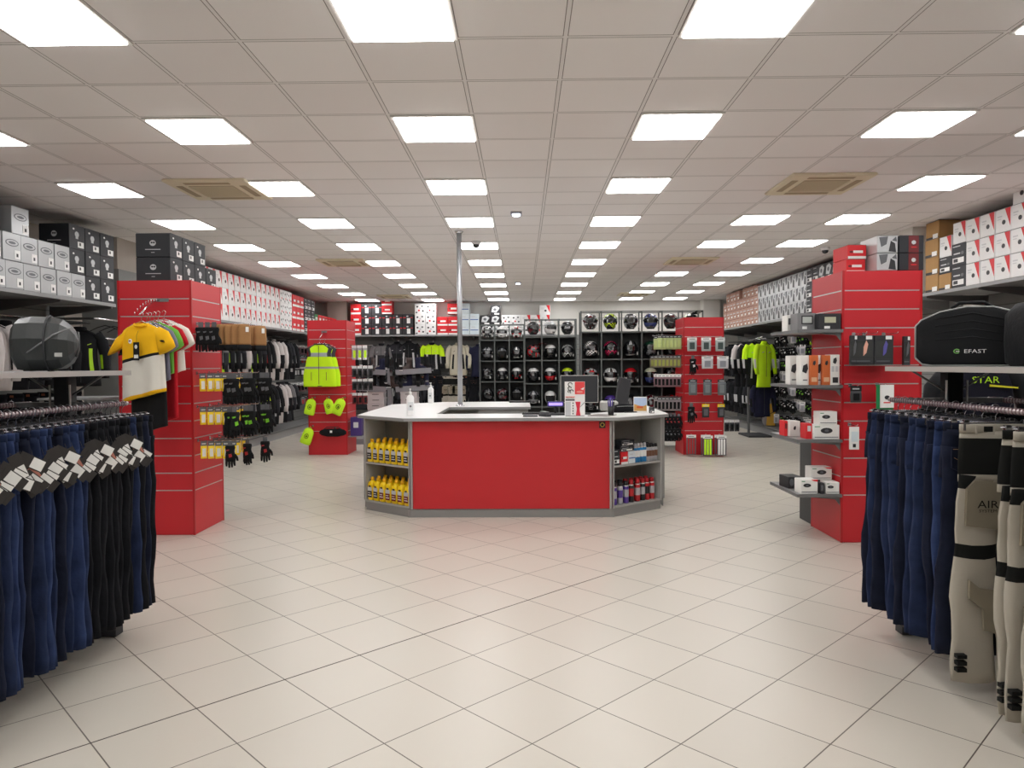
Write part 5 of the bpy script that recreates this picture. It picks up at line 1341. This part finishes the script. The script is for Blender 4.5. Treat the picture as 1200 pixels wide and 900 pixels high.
def helmet(c1, c2, c3, style, kind='full', visc=VIS):
    def b():
        rs = random.Random(hash_(style + kind)); ph = rs.uniform(0, 3)
        r = empty('motorcycle_helmet')
        n, m_ = 28, 16; v0, v1 = -1.12, PI / 2 * .995
        if kind == 'open': v0 = -.95
        R = [[hpt(2 * PI * j / n, v0 + (v1 - v0) * i / m_) for j in range(n)] for i in range(m_ + 1)]
        def mt(i, j):
            a = (2 * PI * (j + .5) / n + PI) % (2 * PI) - PI; v = v0 + (v1 - v0) * (i + .5) / m_
            aa = abs(a)
            if kind == 'open' and aa < 1.0 and v < .25: return LIN
            if kind == 'cross' and aa < .95 and -.35 < v < .3: return LIN
            if style == 'plain': return c1
            if style == 'two': return c1 if v > .3 else c2
            if style == 'stripe': return c2 if (aa < .28 and v > .2) or v < -.75 else (c3 if .5 < aa < .75 and v > .25 else c1)
            if style == 'split': return c1 if v > .25 else (c2 if math.sin(3 * aa + v * 5) > 0 else c3)
            if style == 'wild': t = math.sin(3.1 * aa + 4.3 * v + ph) + .6 * math.sin(6.3 * aa - 5 * v); return c1 if t > .25 else (c2 if t > -.5 else c3)
            if style == 'star': return c2 if (aa * 3 + v * 4) % 1.5 < .45 else (c3 if v > 1.0 and aa < 2 else c1)
            return c1
        MB().loft(R, mt, caps=True).build('shell', r)
        ring = [hpt(2 * PI * j / n, v0, .94) for j in range(n)]; ring2 = [(x * .8, y * .8, z + .03) for x, y, z in ring]
        MB().tube([hpt(2 * PI * j / n, v0) for j in range(n + 1)], .008, LIN, n=5).build('neck_roll', r)
        if kind in ('full', 'flip'):
            vr = MB(); A0 = 1.15; rows_ = 5; cols_ = 16; G = []
            for i in range(rows_ + 1):
                G.append([hpt(-A0 + 2 * A0 * j / cols_, -.3 + .72 * i / rows_ * (1 - .25 * abs(-1 + 2 * j / cols_) ** 2) + .1 * abs(-1 + 2 * j / cols_) ** 2, 1.035) for j in range(cols_ + 1)])
            vr.loft(G, visc, closed=False, caps=False); G2 = [[hpt(-A0 + 2 * A0 * j / cols_, v, .99) for j in range(cols_ + 1)] for v in (-.3, .42)]
            vr.build('visor', r)
            for s in (-1, 1): MB().lathe([(.018, 0), (.018, .01), (.012, .014)], c3 if c3 is not c1 else LIN, n=10).build('visor_pivot', r).matrix_local = Matrix.Translation(hpt(s * 1.3, .02)) @ Matrix.Rotation(s * PI / 2, 4, 'Y')
            q = MB(); p_ = hpt(0, -.72, 1.02); q.box((0, p_[1], p_[2]), (.05, .014, .018), LIN); q.build('chin_vent', r)
        if kind == 'cross':
            pk = MB(); G = []
            for t in range(5):
                G.append([(x, -.1 - .045 * t, .27 + .012 * t - .25 * x * x * 10 * .1) for x in [(-.085 + .17 * j / 6) * (1 - .06 * t) for j in range(7)]])
            pk.loft(G, c2, closed=False, caps=False); pk.loft([[(x, y, z - .006) for x, y, z in g] for g in G][::-1], c2, closed=False, caps=False); pk.build('peak', r)
            MB().tube([hpt(a, -.02, 1.0) for a in (-1.1, -.6, 0, .6, 1.1)], .03, visc, n=8).build('goggle', r)
        if kind == 'open':
            MB().tube([hpt(a, .3, 1.01) for a in (-1.1, -.6, 0, .6, 1.1)], .01, c2, n=6).build('rim', r)
        t_ = MB(); t_.box((.115, -.08, .07), (.02, .002, .05), WHITE, rz=.4); t_.build('price_tag', r)
        return r
    return b
def hash_(s): return sum(ord(c) * (i + 3) for i, c in enumerate(s))
h = HM
def put(x0, cw, Yf, D, unitnm, grid):
    for rr, row in enumerate(grid):
        for cc, spec in enumerate(row):
            if spec is None: continue
            nm, a, b_, c_, st, kd = spec[:6]; rz = spec[6] if len(spec) > 6 else rnd.uniform(-.12, .12)
            z = SZ[4 - rr] + .002 + .03
            place(('hel', a, b_, c_, st, kd), helmet(h[a], h[b_], h[c_], st, kd), (x0 + (cc + .5) * cw, Yf + .17, z - .005), rz,
                  f'{nm} helmet, {unitnm} shelving, {["top", "second", "third", "fourth"][rr]} shelf, {ORD[cc]} from left', 'helmet', 'helmets on the back shelving', scale=1.13)
# three staggered units
A_x, A_w, A_Y = -1.09, .376, 18.6
B_x, B_w, B_Y = .05, .39, 16.6
C_x, C_w, C_Y = 1.14, .392, 14.2
unit(A_x, 3, A_w, A_Y, .38, 'dark grey helmet shelving, leftmost and farthest of three')
unit(B_x, 3, B_w, B_Y, .38, 'dark grey helmet shelving in the middle of three')
unit(C_x, 6, C_w, C_Y, .38, 'dark grey helmet shelving, widest and nearest, right of the middle')
put(A_x, A_w, A_Y, .38, 'leftmost', [
    [('black white', 'dark', 'white', 'silver', 'wild', 'full'), ('white', 'white', 'silver', 'silver', 'plain', 'full'), ('red white', 'white', 'red', 'dark', 'wild', 'full')],
    [('grey', 'grey', 'dark', 'silver', 'stripe', 'full'), ('small dark', 'dark', 'grey', 'dark', 'two', 'open'), ('black and white', 'black', 'white', 'grey', 'stripe', 'full')],
    [('black grey', 'black', 'grey', 'dark', 'wild', 'full', -.5), ('white and black', 'white', 'silver', 'black', 'split', 'full'), ('white and red', 'white', 'red', 'black', 'split', 'full')],
    [('matt black', 'dark', 'black', 'grey', 'stripe', 'full', .8), ('maroon', 'darkred', 'dark', 'grey', 'wild', 'full', .8), ('dark grey', 'dark', 'grey', 'dark', 'plain', 'open')]])
put(B_x, B_w, B_Y, .38, 'middle', [
    [('black dark red', 'dark', 'darkred', 'black', 'split', 'full', .5), ('silver', 'silver', 'white', 'grey', 'two', 'full', .5), ('glossy black', 'black', 'dark', 'grey', 'star', 'full')],
    [('red black off-road', 'black', 'red', 'grey', 'wild', 'cross', .9), ('white black', 'white', 'black', 'grey', 'two', 'full'), ('black white patterned', 'black', 'white', 'dark', 'star', 'full')],
    [('big white', 'white', 'dark', 'grey', 'two', 'full'), ('white red', 'white', 'red', 'black', 'two', 'full'), ('neon yellow', 'neon', 'darkred', 'black', 'two', 'full')],
    [('silver grey', 'grey', 'silver', 'dark', 'stripe', 'full'), ('plain white', 'white', 'white', 'silver', 'plain', 'open'), None]])
put(C_x, C_w, C_Y, .38, 'widest', [
    [('black silver red', 'black', 'silver', 'darkred', 'wild', 'full'), ('black yellow', 'black', 'neon', 'silver', 'star', 'full', -.3), ('grey black', 'black', 'grey', 'silver', 'wild', 'full'), ('blue silver', 'blue', 'grey', 'dark', 'stripe', 'full'), ('dark red brown', 'dark', 'brown', 'darkred', 'wild', 'full'), ('black cream', 'cream', 'black', 'dark', 'wild', 'cross', .4)],
    [('black and white graphic', 'dark', 'white', 'grey', 'star', 'full', .5), ('black pink', 'black', 'pink', 'grey', 'star', 'full'), ('black silver line', 'black', 'silver', 'dark', 'stripe', 'full'), ('dark green', 'green', 'black', 'grey', 'split', 'full'), ('black', 'black', 'dark', 'grey', 'plain', 'full'), None],
    [('white red graphic', 'silver', 'black', 'red', 'wild', 'full'), ('white black striped', 'white', 'black', 'silver', 'stripe', 'full'), ('red', 'red', 'white', 'dark', 'split', 'full'), ('cream and blue', 'cream', 'blue', 'dark', 'two', 'full'), ('dark', 'dark', 'grey', 'black', 'stripe', 'full'), None],
    [('black', 'black', 'grey', 'dark', 'split', 'full'), ('purple', 'purple', 'dark', 'black', 'split', 'full'), ('black red', 'black', 'red', 'dark', 'split', 'full'), ('dark red', 'darkred', 'black', 'silver', 'wild', 'full'), ('red black', 'red', 'black', 'silver', 'wild', 'full'), None]])
# ------------------------------------------------------------------ jackets
def jacket(top, main, acc, seed, L=.72, accent='side'):
    def b():
        rs = random.Random(seed); ph = rs.uniform(0, 6)
        r = empty('riding_jacket'); n = 22; rows_ = 16; R = []
        for i in range(rows_):
            t = i / (rows_ - 1); z = .02 - L * t
            hw = .075 + .145 * min(1, (t / .12)) ** .6 if t < .12 else .22 + .025 * math.sin(t * 5 + ph) - .02 * t
            hd = .035 + .035 * min(1, t * 4)
            R.append([(x, y + .012 * t * math.sin(x * 30 + ph), zz) for x, y, zz in sell(0, 0, z, hw, hd, n, 2.5)])
        def mt(i, j):
            t = (i + .5) / (rows_ - 1); x = math.cos(2 * PI * (j + .5) / n)
            if accent == 'side' and .5 < abs(x) < .64 and .3 < t < .8 and seed % 2: return acc
            if accent == 'band' and .4 < t < .5: return acc
            return top if t < .33 else main
        MB().loft(R, mt).build('body', r)
        for s in (-1, 1):
            sl = MB(); P_ = [(s * .17, 0, -.03), (s * .235, -.005, -.11), (s * .275, -.02, -.3), (s * .28, -.045, -.48), (s * .27, -.07, -.6)]; q = [.06, .072, .066, .056, .045]
            rings = [[(p_[0] + math.cos(a) * w_, p_[1] + math.sin(a) * w_ * .75, p_[2] + (math.cos(a) * w_ * .5 * s if k == 0 else 0)) for a in [2 * PI * m / 12 for m in range(12)]] for k, (p_, w_) in enumerate(zip(P_, q))]
            sl.loft(rings, lambda i, j: top if i < 2 else (acc if i == 2 and accent == 'side' and j % 6 < 2 else main)); sl.build('sleeve', r)
        MB().loft([sell(0, 0, z, a, c_, 14, 2) for z, a, c_ in ((.055, .065, .05), (.04, .075, .056), (-.01, .082, .05))], main).build('collar', r)
        MB().box((0, -.072, -.35), (.008, .006, .6), CHAR).build('zip', r)
        for s in (-1, 1): MB().plate([(s * .1 - .022, -.17), (s * .1 + .022, -.155), (s * .1 + .022, -.163), (s * .1 - .022, -.18)], -.075, -.06, acc).build('chest_pocket', r)
        return r
    return b
JK = cloth('jacket_black', (28, 29, 32), .2, .4, .85, 16); JK2 = cloth('jacket_charcoal', (48, 49, 54), .2, .4, .85, 16); JW = cloth('jacket_white', (206, 200, 198), .06, .4, .85, 16); JN = NEON
JNV = cloth('jacket_navy', (34, 36, 58), .2, .4, .85, 16); JR = cloth('jacket_red', (150, 30, 36), .15, .4); JC = cloth('jacket_cream', (196, 190, 172), .08, .4, .85, 16); JG = cloth('jacket_grey', (120, 118, 120), .15, .4)
ACN = M('accent_neon', (190, 240, 40), .5); ACW = M('accent_silver', (190, 190, 192), .4); 
JT = {'black': (JK, JK, ACW), 'blackred': (JK, JK, GRED), 'blackneon': (JK, JK, ACN), 'charcoal': (JK2, JK, ACW), 'white': (JW, JW, GB), 'whiteblack': (JW, JK, ACW), 'neon': (JN, JN, ACW), 'neonblack': (JN, JK, ACW), 'navy': (JNV, JNV, GB), 'cream': (JC, JC, GB), 'greyblack': (JG, JK2, ACW), 'plain': (JK, JK2, GB)}
JD = {'black': 'black', 'blackred': 'black and red', 'blackneon': 'black and neon', 'charcoal': 'charcoal', 'white': 'white', 'whiteblack': 'white and black', 'neon': 'neon yellow', 'neonblack': 'neon and black', 'navy': 'navy', 'cream': 'cream', 'greyblack': 'grey and black', 'plain': 'plain black'}
def jk(kind, loc, rz, label, grp, L=.72, sc_=1.0, hang=True):
    a, b_, c_ = JT[kind]
    place(('jk', kind, L), jacket(a, b_, c_, len(kind), L), loc, rz, label, 'jacket', grp, scale=sc_)
HGB = M('hanger_black', (30, 30, 32), .4)
def railset(name, X, ya, yb, z, label, side):
    r = empty('clothes_rail', (X, (ya + yb) / 2, z)); L = yb - ya
    MB().tube([(0, -L / 2, 0), (0, L / 2, 0)], .013, CHROME, n=8).build('rail', r)
    for k in range(int(L / 1.2) + 1):
        y = -L / 2 + .05 + k * (L - .1) / max(1, int(L / 1.2))
        w = abs(side * 6.08 - X); MB().box((side * w / 2, y, 0), (w, .02, .03), GREYS).build('bracket', r)
    return tag(r, label, 'rail')
# --- left wall, near part: rail with jackets, seen behind the left rack
XJ = -5.62
railset('r', XJ, 5.6, 9.4, 2.19, 'chrome rail with jackets on the near left wall', -1)
NJ = ['blackneon', 'black', 'charcoal', 'plain', 'black', 'white', 'white', 'charcoal', 'plain', 'black', 'plain']
for i, k in enumerate(NJ):
    y = 9.2 if i == 0 else 8.62 - (i - 1) * .26
    jk(k, (XJ, y, 2.08), .5 if i == 0 else .3 + rnd.uniform(-.12, .12), f'{JD[k]} riding jacket on the near left wall, {ORD[i]} from the far end', 'jackets on the near left wall')
    place(('hg', 'bk'), hanger(HGB), (XJ, y, 2.14), 0, f'black hanger on the near left wall rail, {ORD[i]} from the far end', 'hanger', 'hangers on the near left wall')
for i in range(9):
    y = 8.9 - i * .26
    jean(XJ, y, -1, 2, i, 1.0, f'dark trousers below the near left jackets, {ORD[i]} from the far end', 'trousers on the near left wall')
railset('r', XJ, 6.5, 9.1, 1.4, 'lower chrome rail with dark trousers on the near left wall', -1)
# empty moulded hangers
railset('r', -5.5, 9.3, 11.6, 2.25, 'short chrome rail holding the empty hangers', -1)
HR = M('hanger_dark_red', (110, 30, 30), .5)
for i in range(9):
    place('ehang', hanger(HGB), (-5.5, 9.55 + i * .2, 2.2), 0, f'empty black hanger on the short rail, {ORD[i]} from the near end', 'hanger', 'empty hangers in the corner')
railset('r', -5.5, 9.3, 11.6, 2.0, 'second short chrome rail holding dark red hangers', -1)
for i in range(9):
    place('ehang2', hanger(HR), (-5.5, 9.55 + i * .2, 1.95), 0, f'empty dark red hanger on the second rail, {ORD[i]} from near end', 'hanger', 'dark red hangers in the corner')
# left low wire stand behind the rack
r = empty('low_display_stand', (-4.6, 7.6, 0))
for s in (-1, 1):
    for t in (-1, 1): MB().box((s * .3, t * .25, .65), (.03, .03, 1.3), GREYS).build('leg', r)
MB().box((0, 0, 1.3), (.66, .56, .02), SHELF).build('top_shelf', r); MB().box((0, 0, .5), (.64, .54, .02), SHELF).build('lower_shelf', r)
tag(r, 'grey low display stand near the left wall behind the rack', 'display stand')
# --- left wall, far part: two tiers
railset('r', XJ, 11.9, 17.5, 2.3, 'upper chrome rail with jackets on the far left wall', -1)
railset('r', XJ, 11.9, 17.4, 1.33, 'lower chrome rail with jackets on the far left wall', -1)
U = ['black', 'white', 'black', 'greyblack', 'blackneon', 'black', 'charcoal', 'white', 'black', 'blackneon', 'charcoal', 'blackred', 'black', 'white', 'whiteblack', 'white', 'black', 'charcoal', 'black']
for i, k in enumerate(U):
    jk(k, (XJ, 12.15 + i * .28, 2.17), rnd.uniform(.3, .6), f'{JD[k]} jacket on the upper far left rail, {ORD[i]} from the near end', 'jackets on the upper far left rail', .88)
    place(('hg', 'bk'), hanger(HGB), (XJ, 12.15 + i * .28, 2.25), 0, f'black hanger on the upper far left rail, {ORD[i]} from the near end', 'hanger', 'hangers on the upper far left rail')
Lw = ['plain', 'black', 'charcoal', 'black', 'blackneon', 'black', 'charcoal', 'plain', 'charcoal', 'blackneon', 'neonblack', 'black', 'plain', 'black', 'white', 'whiteblack', 'greyblack', 'charcoal']
for i, k in enumerate(Lw):
    jk(k, (XJ + .03, 12.15 + i * .29, 1.2), rnd.uniform(.3, .6), f'{JD[k]} jacket on the lower far left rail, {ORD[i]} from the near end', 'jackets on the lower far left rail', .88)
    place(('hg', 'bk'), hanger(HGB), (XJ + .03, 12.15 + i * .29, 1.27), 0, f'black hanger on the lower far left rail, {ORD[i]} from the near end', 'hanger', 'hangers on the lower far left rail')
def base(name, X0, X1, ya, yb, label):
    r = empty(name, ((X0 + X1) / 2, (ya + yb) / 2, 0)); w = abs(X1 - X0)
    MB().box((0, 0, .16), (w, yb - ya, .02), SHELF).build('board', r); s = 1 if X0 < 0 else -1
    MB().box((s * (w / 2 - .006), 0, .15), (.012, yb - ya, .06), SHELF).build('front_lip', r)
    MB().box((-s * .01, 0, .07), (w - .03, yb - ya - .02, .14), SHELF).build('plinth', r)
    return tag(r, label, 'base shelf')
base('base_shelf', XL + .04, -5.42, 11.8, 20.2, 'grey low base shelf along the far left wall under the jackets')
base('base_shelf', XL + .04, -5.42, 5.0, 9.2, 'grey low base shelf along the near left wall')
base('base_shelf', XR - .04, 5.5, 11.0, 20.2, 'grey low base shelf along the far right wall under the goods')
# accessory pegs past the jackets, left wall
for ri, z in enumerate((2.15, 1.9, 1.6, 1.2, .85)):
    for j in range(4):
        y = 17.95 + j * .6
        place(('peg', .45), peg(.45), (-6.05, y, z), PI / 2, f'chrome hook by the far left corner, {ORD[ri]} row, {ORD[j]} from near end', 'hook')
        for k in range(4):
            place(('wp', ri % 3), packet(.11, .18, [M('pouch_rose', (128, 96, 104), .4), M('pouch_dark', (92, 98, 102), .3), CHAR][ri % 3], [WHITE, BX['dark'], GWH][ri % 3], [GB, GRED, GWH][ri % 3]),
                  (-5.95 + k * .11, y, z - .01), .5, f'packet by the far left corner, {ORD[ri]} row, {ORD[j]} hook, {ORD[k]} from the wall', 'packet', 'packets by the far left corner')
for ri, z in enumerate((1.98, 1.35)):
    r = empty('glass_shelf', (-5.72, 19.0, z - .2)); MB().box((0, 0, 0), (.5, 2.4, .012), SHELF).build('board', r); MB().box((.25, 0, -.004), (.01, 2.4, .025), ALU).build('front_lip', r)
    tag(r, f'{["upper", "lower"][ri]} narrow accessory shelf by the far left corner', 'shelf')
# --- back wall: front facing jackets and trousers
YB_ = 20.45
BK = [('greyblack', 447, 405), ('charcoal', 465, 403), ('black', 479, 402), ('neonblack', 506, 404), ('cream', 537, 404), ('navy', 561, 406)]
for i, (k, px, py) in enumerate(BK):
    p = atY(px, py, YB_)
    a, b_, c_ = JT[k]
    jk(k, (p.x, YB_, p.z), 0, f'{JD[k]} jacket facing the shop on the back wall, {ORD[i]} from left', 'jackets facing on the back wall', .8, sc_=1.1)
    place(('hg', 'bk'), hanger(HGB), (p.x, YB_, p.z + .05), 0, f'black hanger on the back wall above the {JD[k]} jacket', 'hanger')
    place(('peg', .25), peg(.25), (p.x, Y1 - .03, p.z + .1), 0, f'chrome hook on the back wall above the {JD[k]} jacket', 'hook')
for i, (px, kd) in enumerate(((498, 2), (512, 2), (525, 'touring'), (537, 'touring'), (549, 2), (561, 2))):
    p = atY(px, 438, YB_)
    jean(p.x, YB_, 1, kd, i, 1.0, f'{"cream touring trousers" if kd == "touring" else "black riding trousers"} on the back wall, {ORD[i]} from left', 'trousers on the back wall')
    bpy.context.view_layer.objects  # keep
    o = [x for x in bpy.data.objects if x.get('label') == f'{"cream touring trousers" if kd == "touring" else "black riding trousers"} on the back wall, {ORD[i]} from left'][-1]
    o.location.z = p.z
    place('chang', clip_hanger, (p.x, YB_, p.z), 0, f'clip hanger on the back wall above trousers, {ORD[i]} from left', 'hanger', 'clip hangers on the back wall')
    place(('peg', .25), peg(.25), (p.x, Y1 - .03, p.z + .02), 0, f'chrome hook on the back wall above trousers, {ORD[i]} from left', 'hook')
# dark garments along the back wall further left
for i in range(7):
    p = atY(425 + i * 10, 440, 20.3)
    jk(['plain', 'black', 'charcoal'][i % 3], (p.x, 20.35, 1.25), .0, f'dark jacket low on the back wall, {ORD[i]} from left', 'dark jackets low on the back wall', .88)
p = atY(444, 416, 19.6)
# --- footwear gondola in front of the back wall
GG = M('gondola_grey', (136, 138, 144), .5, .1)
gx0 = (456 - 612) / 854.5 * 15.2; GY = 15.2
r = empty('footwear_stand', (gx0, GY, 0))
MB().box((0, 0, .78), (.09, .12, 1.56), GG).build('post', r)
for z, nm in ((1.5, 'a'), (1.15, 'b')):
    for s in (-1, 1):
        MB().box((s * .42 + .1 * (s > 0), 0, z), (.74, .36, .03), GG, mtx=Matrix.Rotation(-.06 * s, 3, 'Y')).build('shelf', r)
        MB().box((s * .42 + .1 * (s > 0), -.18, z), (.74, .016, .11), GG, mtx=Matrix.Rotation(-.06 * s, 3, 'Y')).build('shelf_front', r)
MB().box((0, 0, .06), (1.5, .5, .12), GG).build('foot', r)
tag(r, 'grey footwear stand with sloping shelves behind the counter, left', 'display stand')
def boot(col, sole):
    def b():
        r = empty('riding_boot')
        MB().loft([sell(x, y, z, a, c_, 14, 2.4) for z, a, c_, x, y in ((.26, .05, .06, 0, 0), (.2, .047, .058, 0, 0), (.13, .045, .06, 0, 0), (.09, .045, .085, 0, -.02), (.06, .046, .125, 0, -.06), (.03, .047, .14, 0, -.07), (.015, .046, .14, 0, -.07))], col).build('upper', r)
        MB().loft([sell(0, -.07, z, a, c_, 14, 2.4) for z, a, c_ in ((.02, .05, .146), (0, .048, .14))], sole).build('sole', r)
        MB().box((0, -.09, .1), (.06, .05, .03), sole).build('buckle', r)
        return r
    return b
BTC = [(GB, BLACK, 'black'), (GB, GWH, 'black white soled'), (M('boot_brown', (58, 44, 40), .5), BLACK, 'brown'), (JNV, GREYS, 'navy')]
for sh, z in ((0, 1.53), (1, 1.18)):
    for i in range(9):
        x = gx0 - .7 + i * .18 + (.03 if i > 4 else 0)
        if abs(x - gx0) < .1: x += .02
        c_ = BTC[(i + sh * 2) % 4] if not (sh == 1 and i > 4) else BTC[3 - (i % 2) * 3]
        dz = .06 * ((x - gx0) if x > gx0 else -(x - gx0) * 1) - .02 + (.0)
        place(('bt', c_[2]), boot(c_[0], c_[1]), (x, GY - .02, z + dz - .012), rnd.choice([.2, 1.2, -.9]), f'{c_[2]} riding boot on the footwear stand, {["upper", "lower"][sh]} shelf, {ORD[i]} from left', 'boot', 'boots on the footwear stand')
SB = M('drawer_box', (196, 192, 194), .5)
def shoebox():
    o = MB().cbox((0, 0, .06), (.34, .3, .118), SB, .004).build('shoe_box')
    MB().box((0, -.152, .07), (.14, .004, .012), CHAR).build('slot', o); MB().box((0, 0, .105), (.348, .308, .028), SB).build('lid', o); return o
for cx, nm, n_ in ((gx0 - .27, 'left', 8), (gx0 + .42, 'right', 8)):
    for k in range(n_):
        place('sbox', shoebox, (cx + rnd.uniform(-.01, .01), GY - .02, .122 + k * .1195), 0, f'pale grey shoe box in the {nm} stack of footwear stand, {ORD[k]} from the bottom', 'box', 'shoe boxes under the footwear stand')
# --- right wall, far part
railset('r', 5.62, 16.9, 20.0, 2.2, 'upper chrome rail with dark jackets on the far right wall', 1)
railset('r', 5.62, 16.9, 20.0, 1.28, 'lower chrome rail with dark garments on the far right wall', 1)
for i in range(11):
    k = ['black', 'plain', 'charcoal', 'black', 'blackred', 'black'][i % 6]
    jk(k, (5.6, 17.0 + i * .27, 2.08), rnd.uniform(-.2, .2), f'{JD[k]} jacket on the upper far right rail, {ORD[i]} from near end', 'jackets on the upper far right rail', .8)
    jk(['plain', 'black', 'charcoal'][i % 3], (5.6, 17.0 + i * .27, 1.16), rnd.uniform(-.2, .2), f'dark jacket on the lower far right rail, {ORD[i]} from near end', 'jackets on the lower far right rail', .8)
# T stand with the neon jacket
sx, sy = 5.2, 16.3
r = empty('garment_stand', (sx, sy, 0))
MB().box((0, .55, 1.06), (.05, .05, 2.12), GREYS).build('post', r); MB().box((0, .1, .02), (.5, .8, .04), CHAR).build('foot', r)
MB().tube([(0, .55, 2.14), (0, -.4, 2.2)], .012, CHROME).build('arm', r)
MB().tube([(0, .3, .7), (0, .9, .7)], .012, CHROME).build('arm', r)
tag(r, 'slim grey garment stand holding neon jackets near the right wall', 'display stand')
for i, (k, dy, dx, a) in enumerate((('neon', -.26, .08, .5), ('neonblack', -.05, -.06, .35), ('black', .1, -.12, .3), ('whiteblack', .27, -.2, .3))):
    jk(k, (sx + dx, sy + dy, 2.05), a, f'{JD[k]} jacket on the slim stand near the right wall, {ORD[i]} from front', 'jackets on the slim stand', .88, sc_=(1.0, 1, 1.1))
    place(('hg', 'bk'), hanger(HGB), (sx + dx * .5, sy + dy, 2.14), a, f'black hanger on the slim stand near the right wall, {ORD[i]} from front', 'hanger', 'hangers on the slim stand')
jk('navy', (sx + .1, sy - .1, 1.15), .3, 'navy garment hanging under the neon jacket', None, .72)
# yellow bag in plastic standing low
def ybag():
    r = empty('wrapped_bag')
    MB().loft([sell(0, 0, z, a, c_, 16, 2.6, .03, z * 9) for z, a, c_ in ((.62, .05, .04), (.55, .13, .1), (.4, .16, .12), (.1, .15, .12), (0, .13, .1))], M('wrap_plastic', (150, 146, 150), .25)).build('wrap', r)
    MB().plate([(-.06, .02), (.12, .02), (.12, .5), (-.03, .5)], -.14, -.1, M('bag_ochre', (224, 176, 64), .5)).build('fabric', r)
    MB().tube([(-.02, -.142, .25), (.05, -.142, .3), (.12, -.142, .33)], .006, BLACK).build('mark', r); return r
place('ybag', ybag, (5.72, 17.0, .171), -.3, 'ochre yellow item wrapped in plastic standing on the base shelf, far right wall', 'bag', scale=1.05)
# glove wall
for ri, z in enumerate((2.25, 2.0, 1.72, 1.45, 1.15, .85, .5)):
    for j in range(7):
        y = 13.3 + j * .5
        place(('peg', .4), peg(.4), (6.02, y, z), -PI / 2, f'chrome hook on the right glove wall, {ORD[ri]} row, {ORD[j]} from near end', 'hook')
        for k in range(3):
            kd = (ri + j + k) % 4
            if (ri in (0, 3) and j in (0, 1, 2)): fn, nm, key = glove(NEON2, GB), 'neon glove', ('gl', 'neon')
            elif kd == 1: fn, nm, key = glove(GB, GRN), 'black green glove', ('gl', 1)
            elif kd == 2: fn, nm, key = packet(.11, .15, M('pouch_pale', (196, 196, 200), .3), WHITE, M('goods_pale', (140, 142, 150), .4)), 'pale packet', 'pp'
            else: fn, nm, key = glove(GB, GWH), 'black glove', ('gl', 'w')
            place(key, fn, (5.9 - k * .13, y - .02, z - .01), -.6 + rnd.uniform(-.2, .2), f'{nm} on the right glove wall, {ORD[ri]} row, {ORD[j]} hook, {ORD[k]} from wall', 'glove' if 'glove' in nm else 'packet', 'goods on the right glove wall', scale=1.05)
# near right wall: things seen under the shelf, behind the rack
railset('r', 5.62, 5.4, 9.3, 2.12, 'chrome rail with dark garments on the near right wall', 1)
for i in range(12):
    k = ['black', 'plain', 'blackred', 'charcoal', 'black', 'plain'][i % 6]
    jk(k, (5.62, 9.05 - i * .29, 2.0), rnd.uniform(-.15, .15), f'{JD[k]} jacket on the near right wall rail, {ORD[i]} from the far end', 'jackets on the near right wall')
    place(('hg', 'bk'), hanger(HGB), (5.62, 9.05 - i * .29, 2.07), 0, f'black hanger on the near right wall rail, {ORD[i]} from the far end', 'hanger', 'hangers on the near right wall')
    place('redtag', lambda: MB().box((0, 0, -.03), (.05, .003, .06), GRED).build('size_tag'), (5.5, 9.0 - i * .29, 2.1), .2, f'red size marker on the near right rail, {ORD[i]} from the far end', 'size marker', 'red size markers')
# banner style shirt with neon lettering behind the right rack
def starshirt():
    r = empty('lettered_jersey')
    MB().loft([[(x, y, zz) for x, y, zz in sell(0, 0, z, a, c_, 20, 2.6)] for z, a, c_ in ((.0, .1, .04), (-.04, .24, .06), (-.3, .26, .07), (-.7, .27, .07))], cloth('jersey_black', (24, 24, 36))).build('body', r)
    for s in (-1, 1): MB().tube([(s * .2, 0, -.05), (s * .33, -.01, -.2), (s * .38, -.02, -.45)], [.06, .07, .055], JK, n=10).build('sleeve', r)
    q = MB(); q.text('STAR', .066, ACN, front_mtx(0, -.075, -.16) @ Matrix.Scale(1.35, 4, (1, 0, 0))); q.plate([(.03, -.17), (.24, -.19), (.24, -.2), (.03, -.185)], -.078, -.07, M('letter_yellow', (226, 220, 50), .5)); q.build('lettering', r)
    return r
p = atY(1131, 447, 5.2)
place('star', starshirt, (p.x + .09, 5.2, p.z + .15), .1, 'black jersey with neon STAR lettering behind the right rack', 'jersey')
r = empty('garment_stand', (p.x + .09, 5.4, 0)); MB().box((0, 0, .84), (.04, .04, 1.68), GREYS).build('post', r); MB().box((0, 0, .02), (.4, .4, .04), CHAR).build('foot', r); MB().tube([(0, 0, 1.7), (0, -.3, 1.7)], .01, CHROME).build('arm', r)
tag(r, 'slim grey stand carrying the lettered jersey', 'display stand')
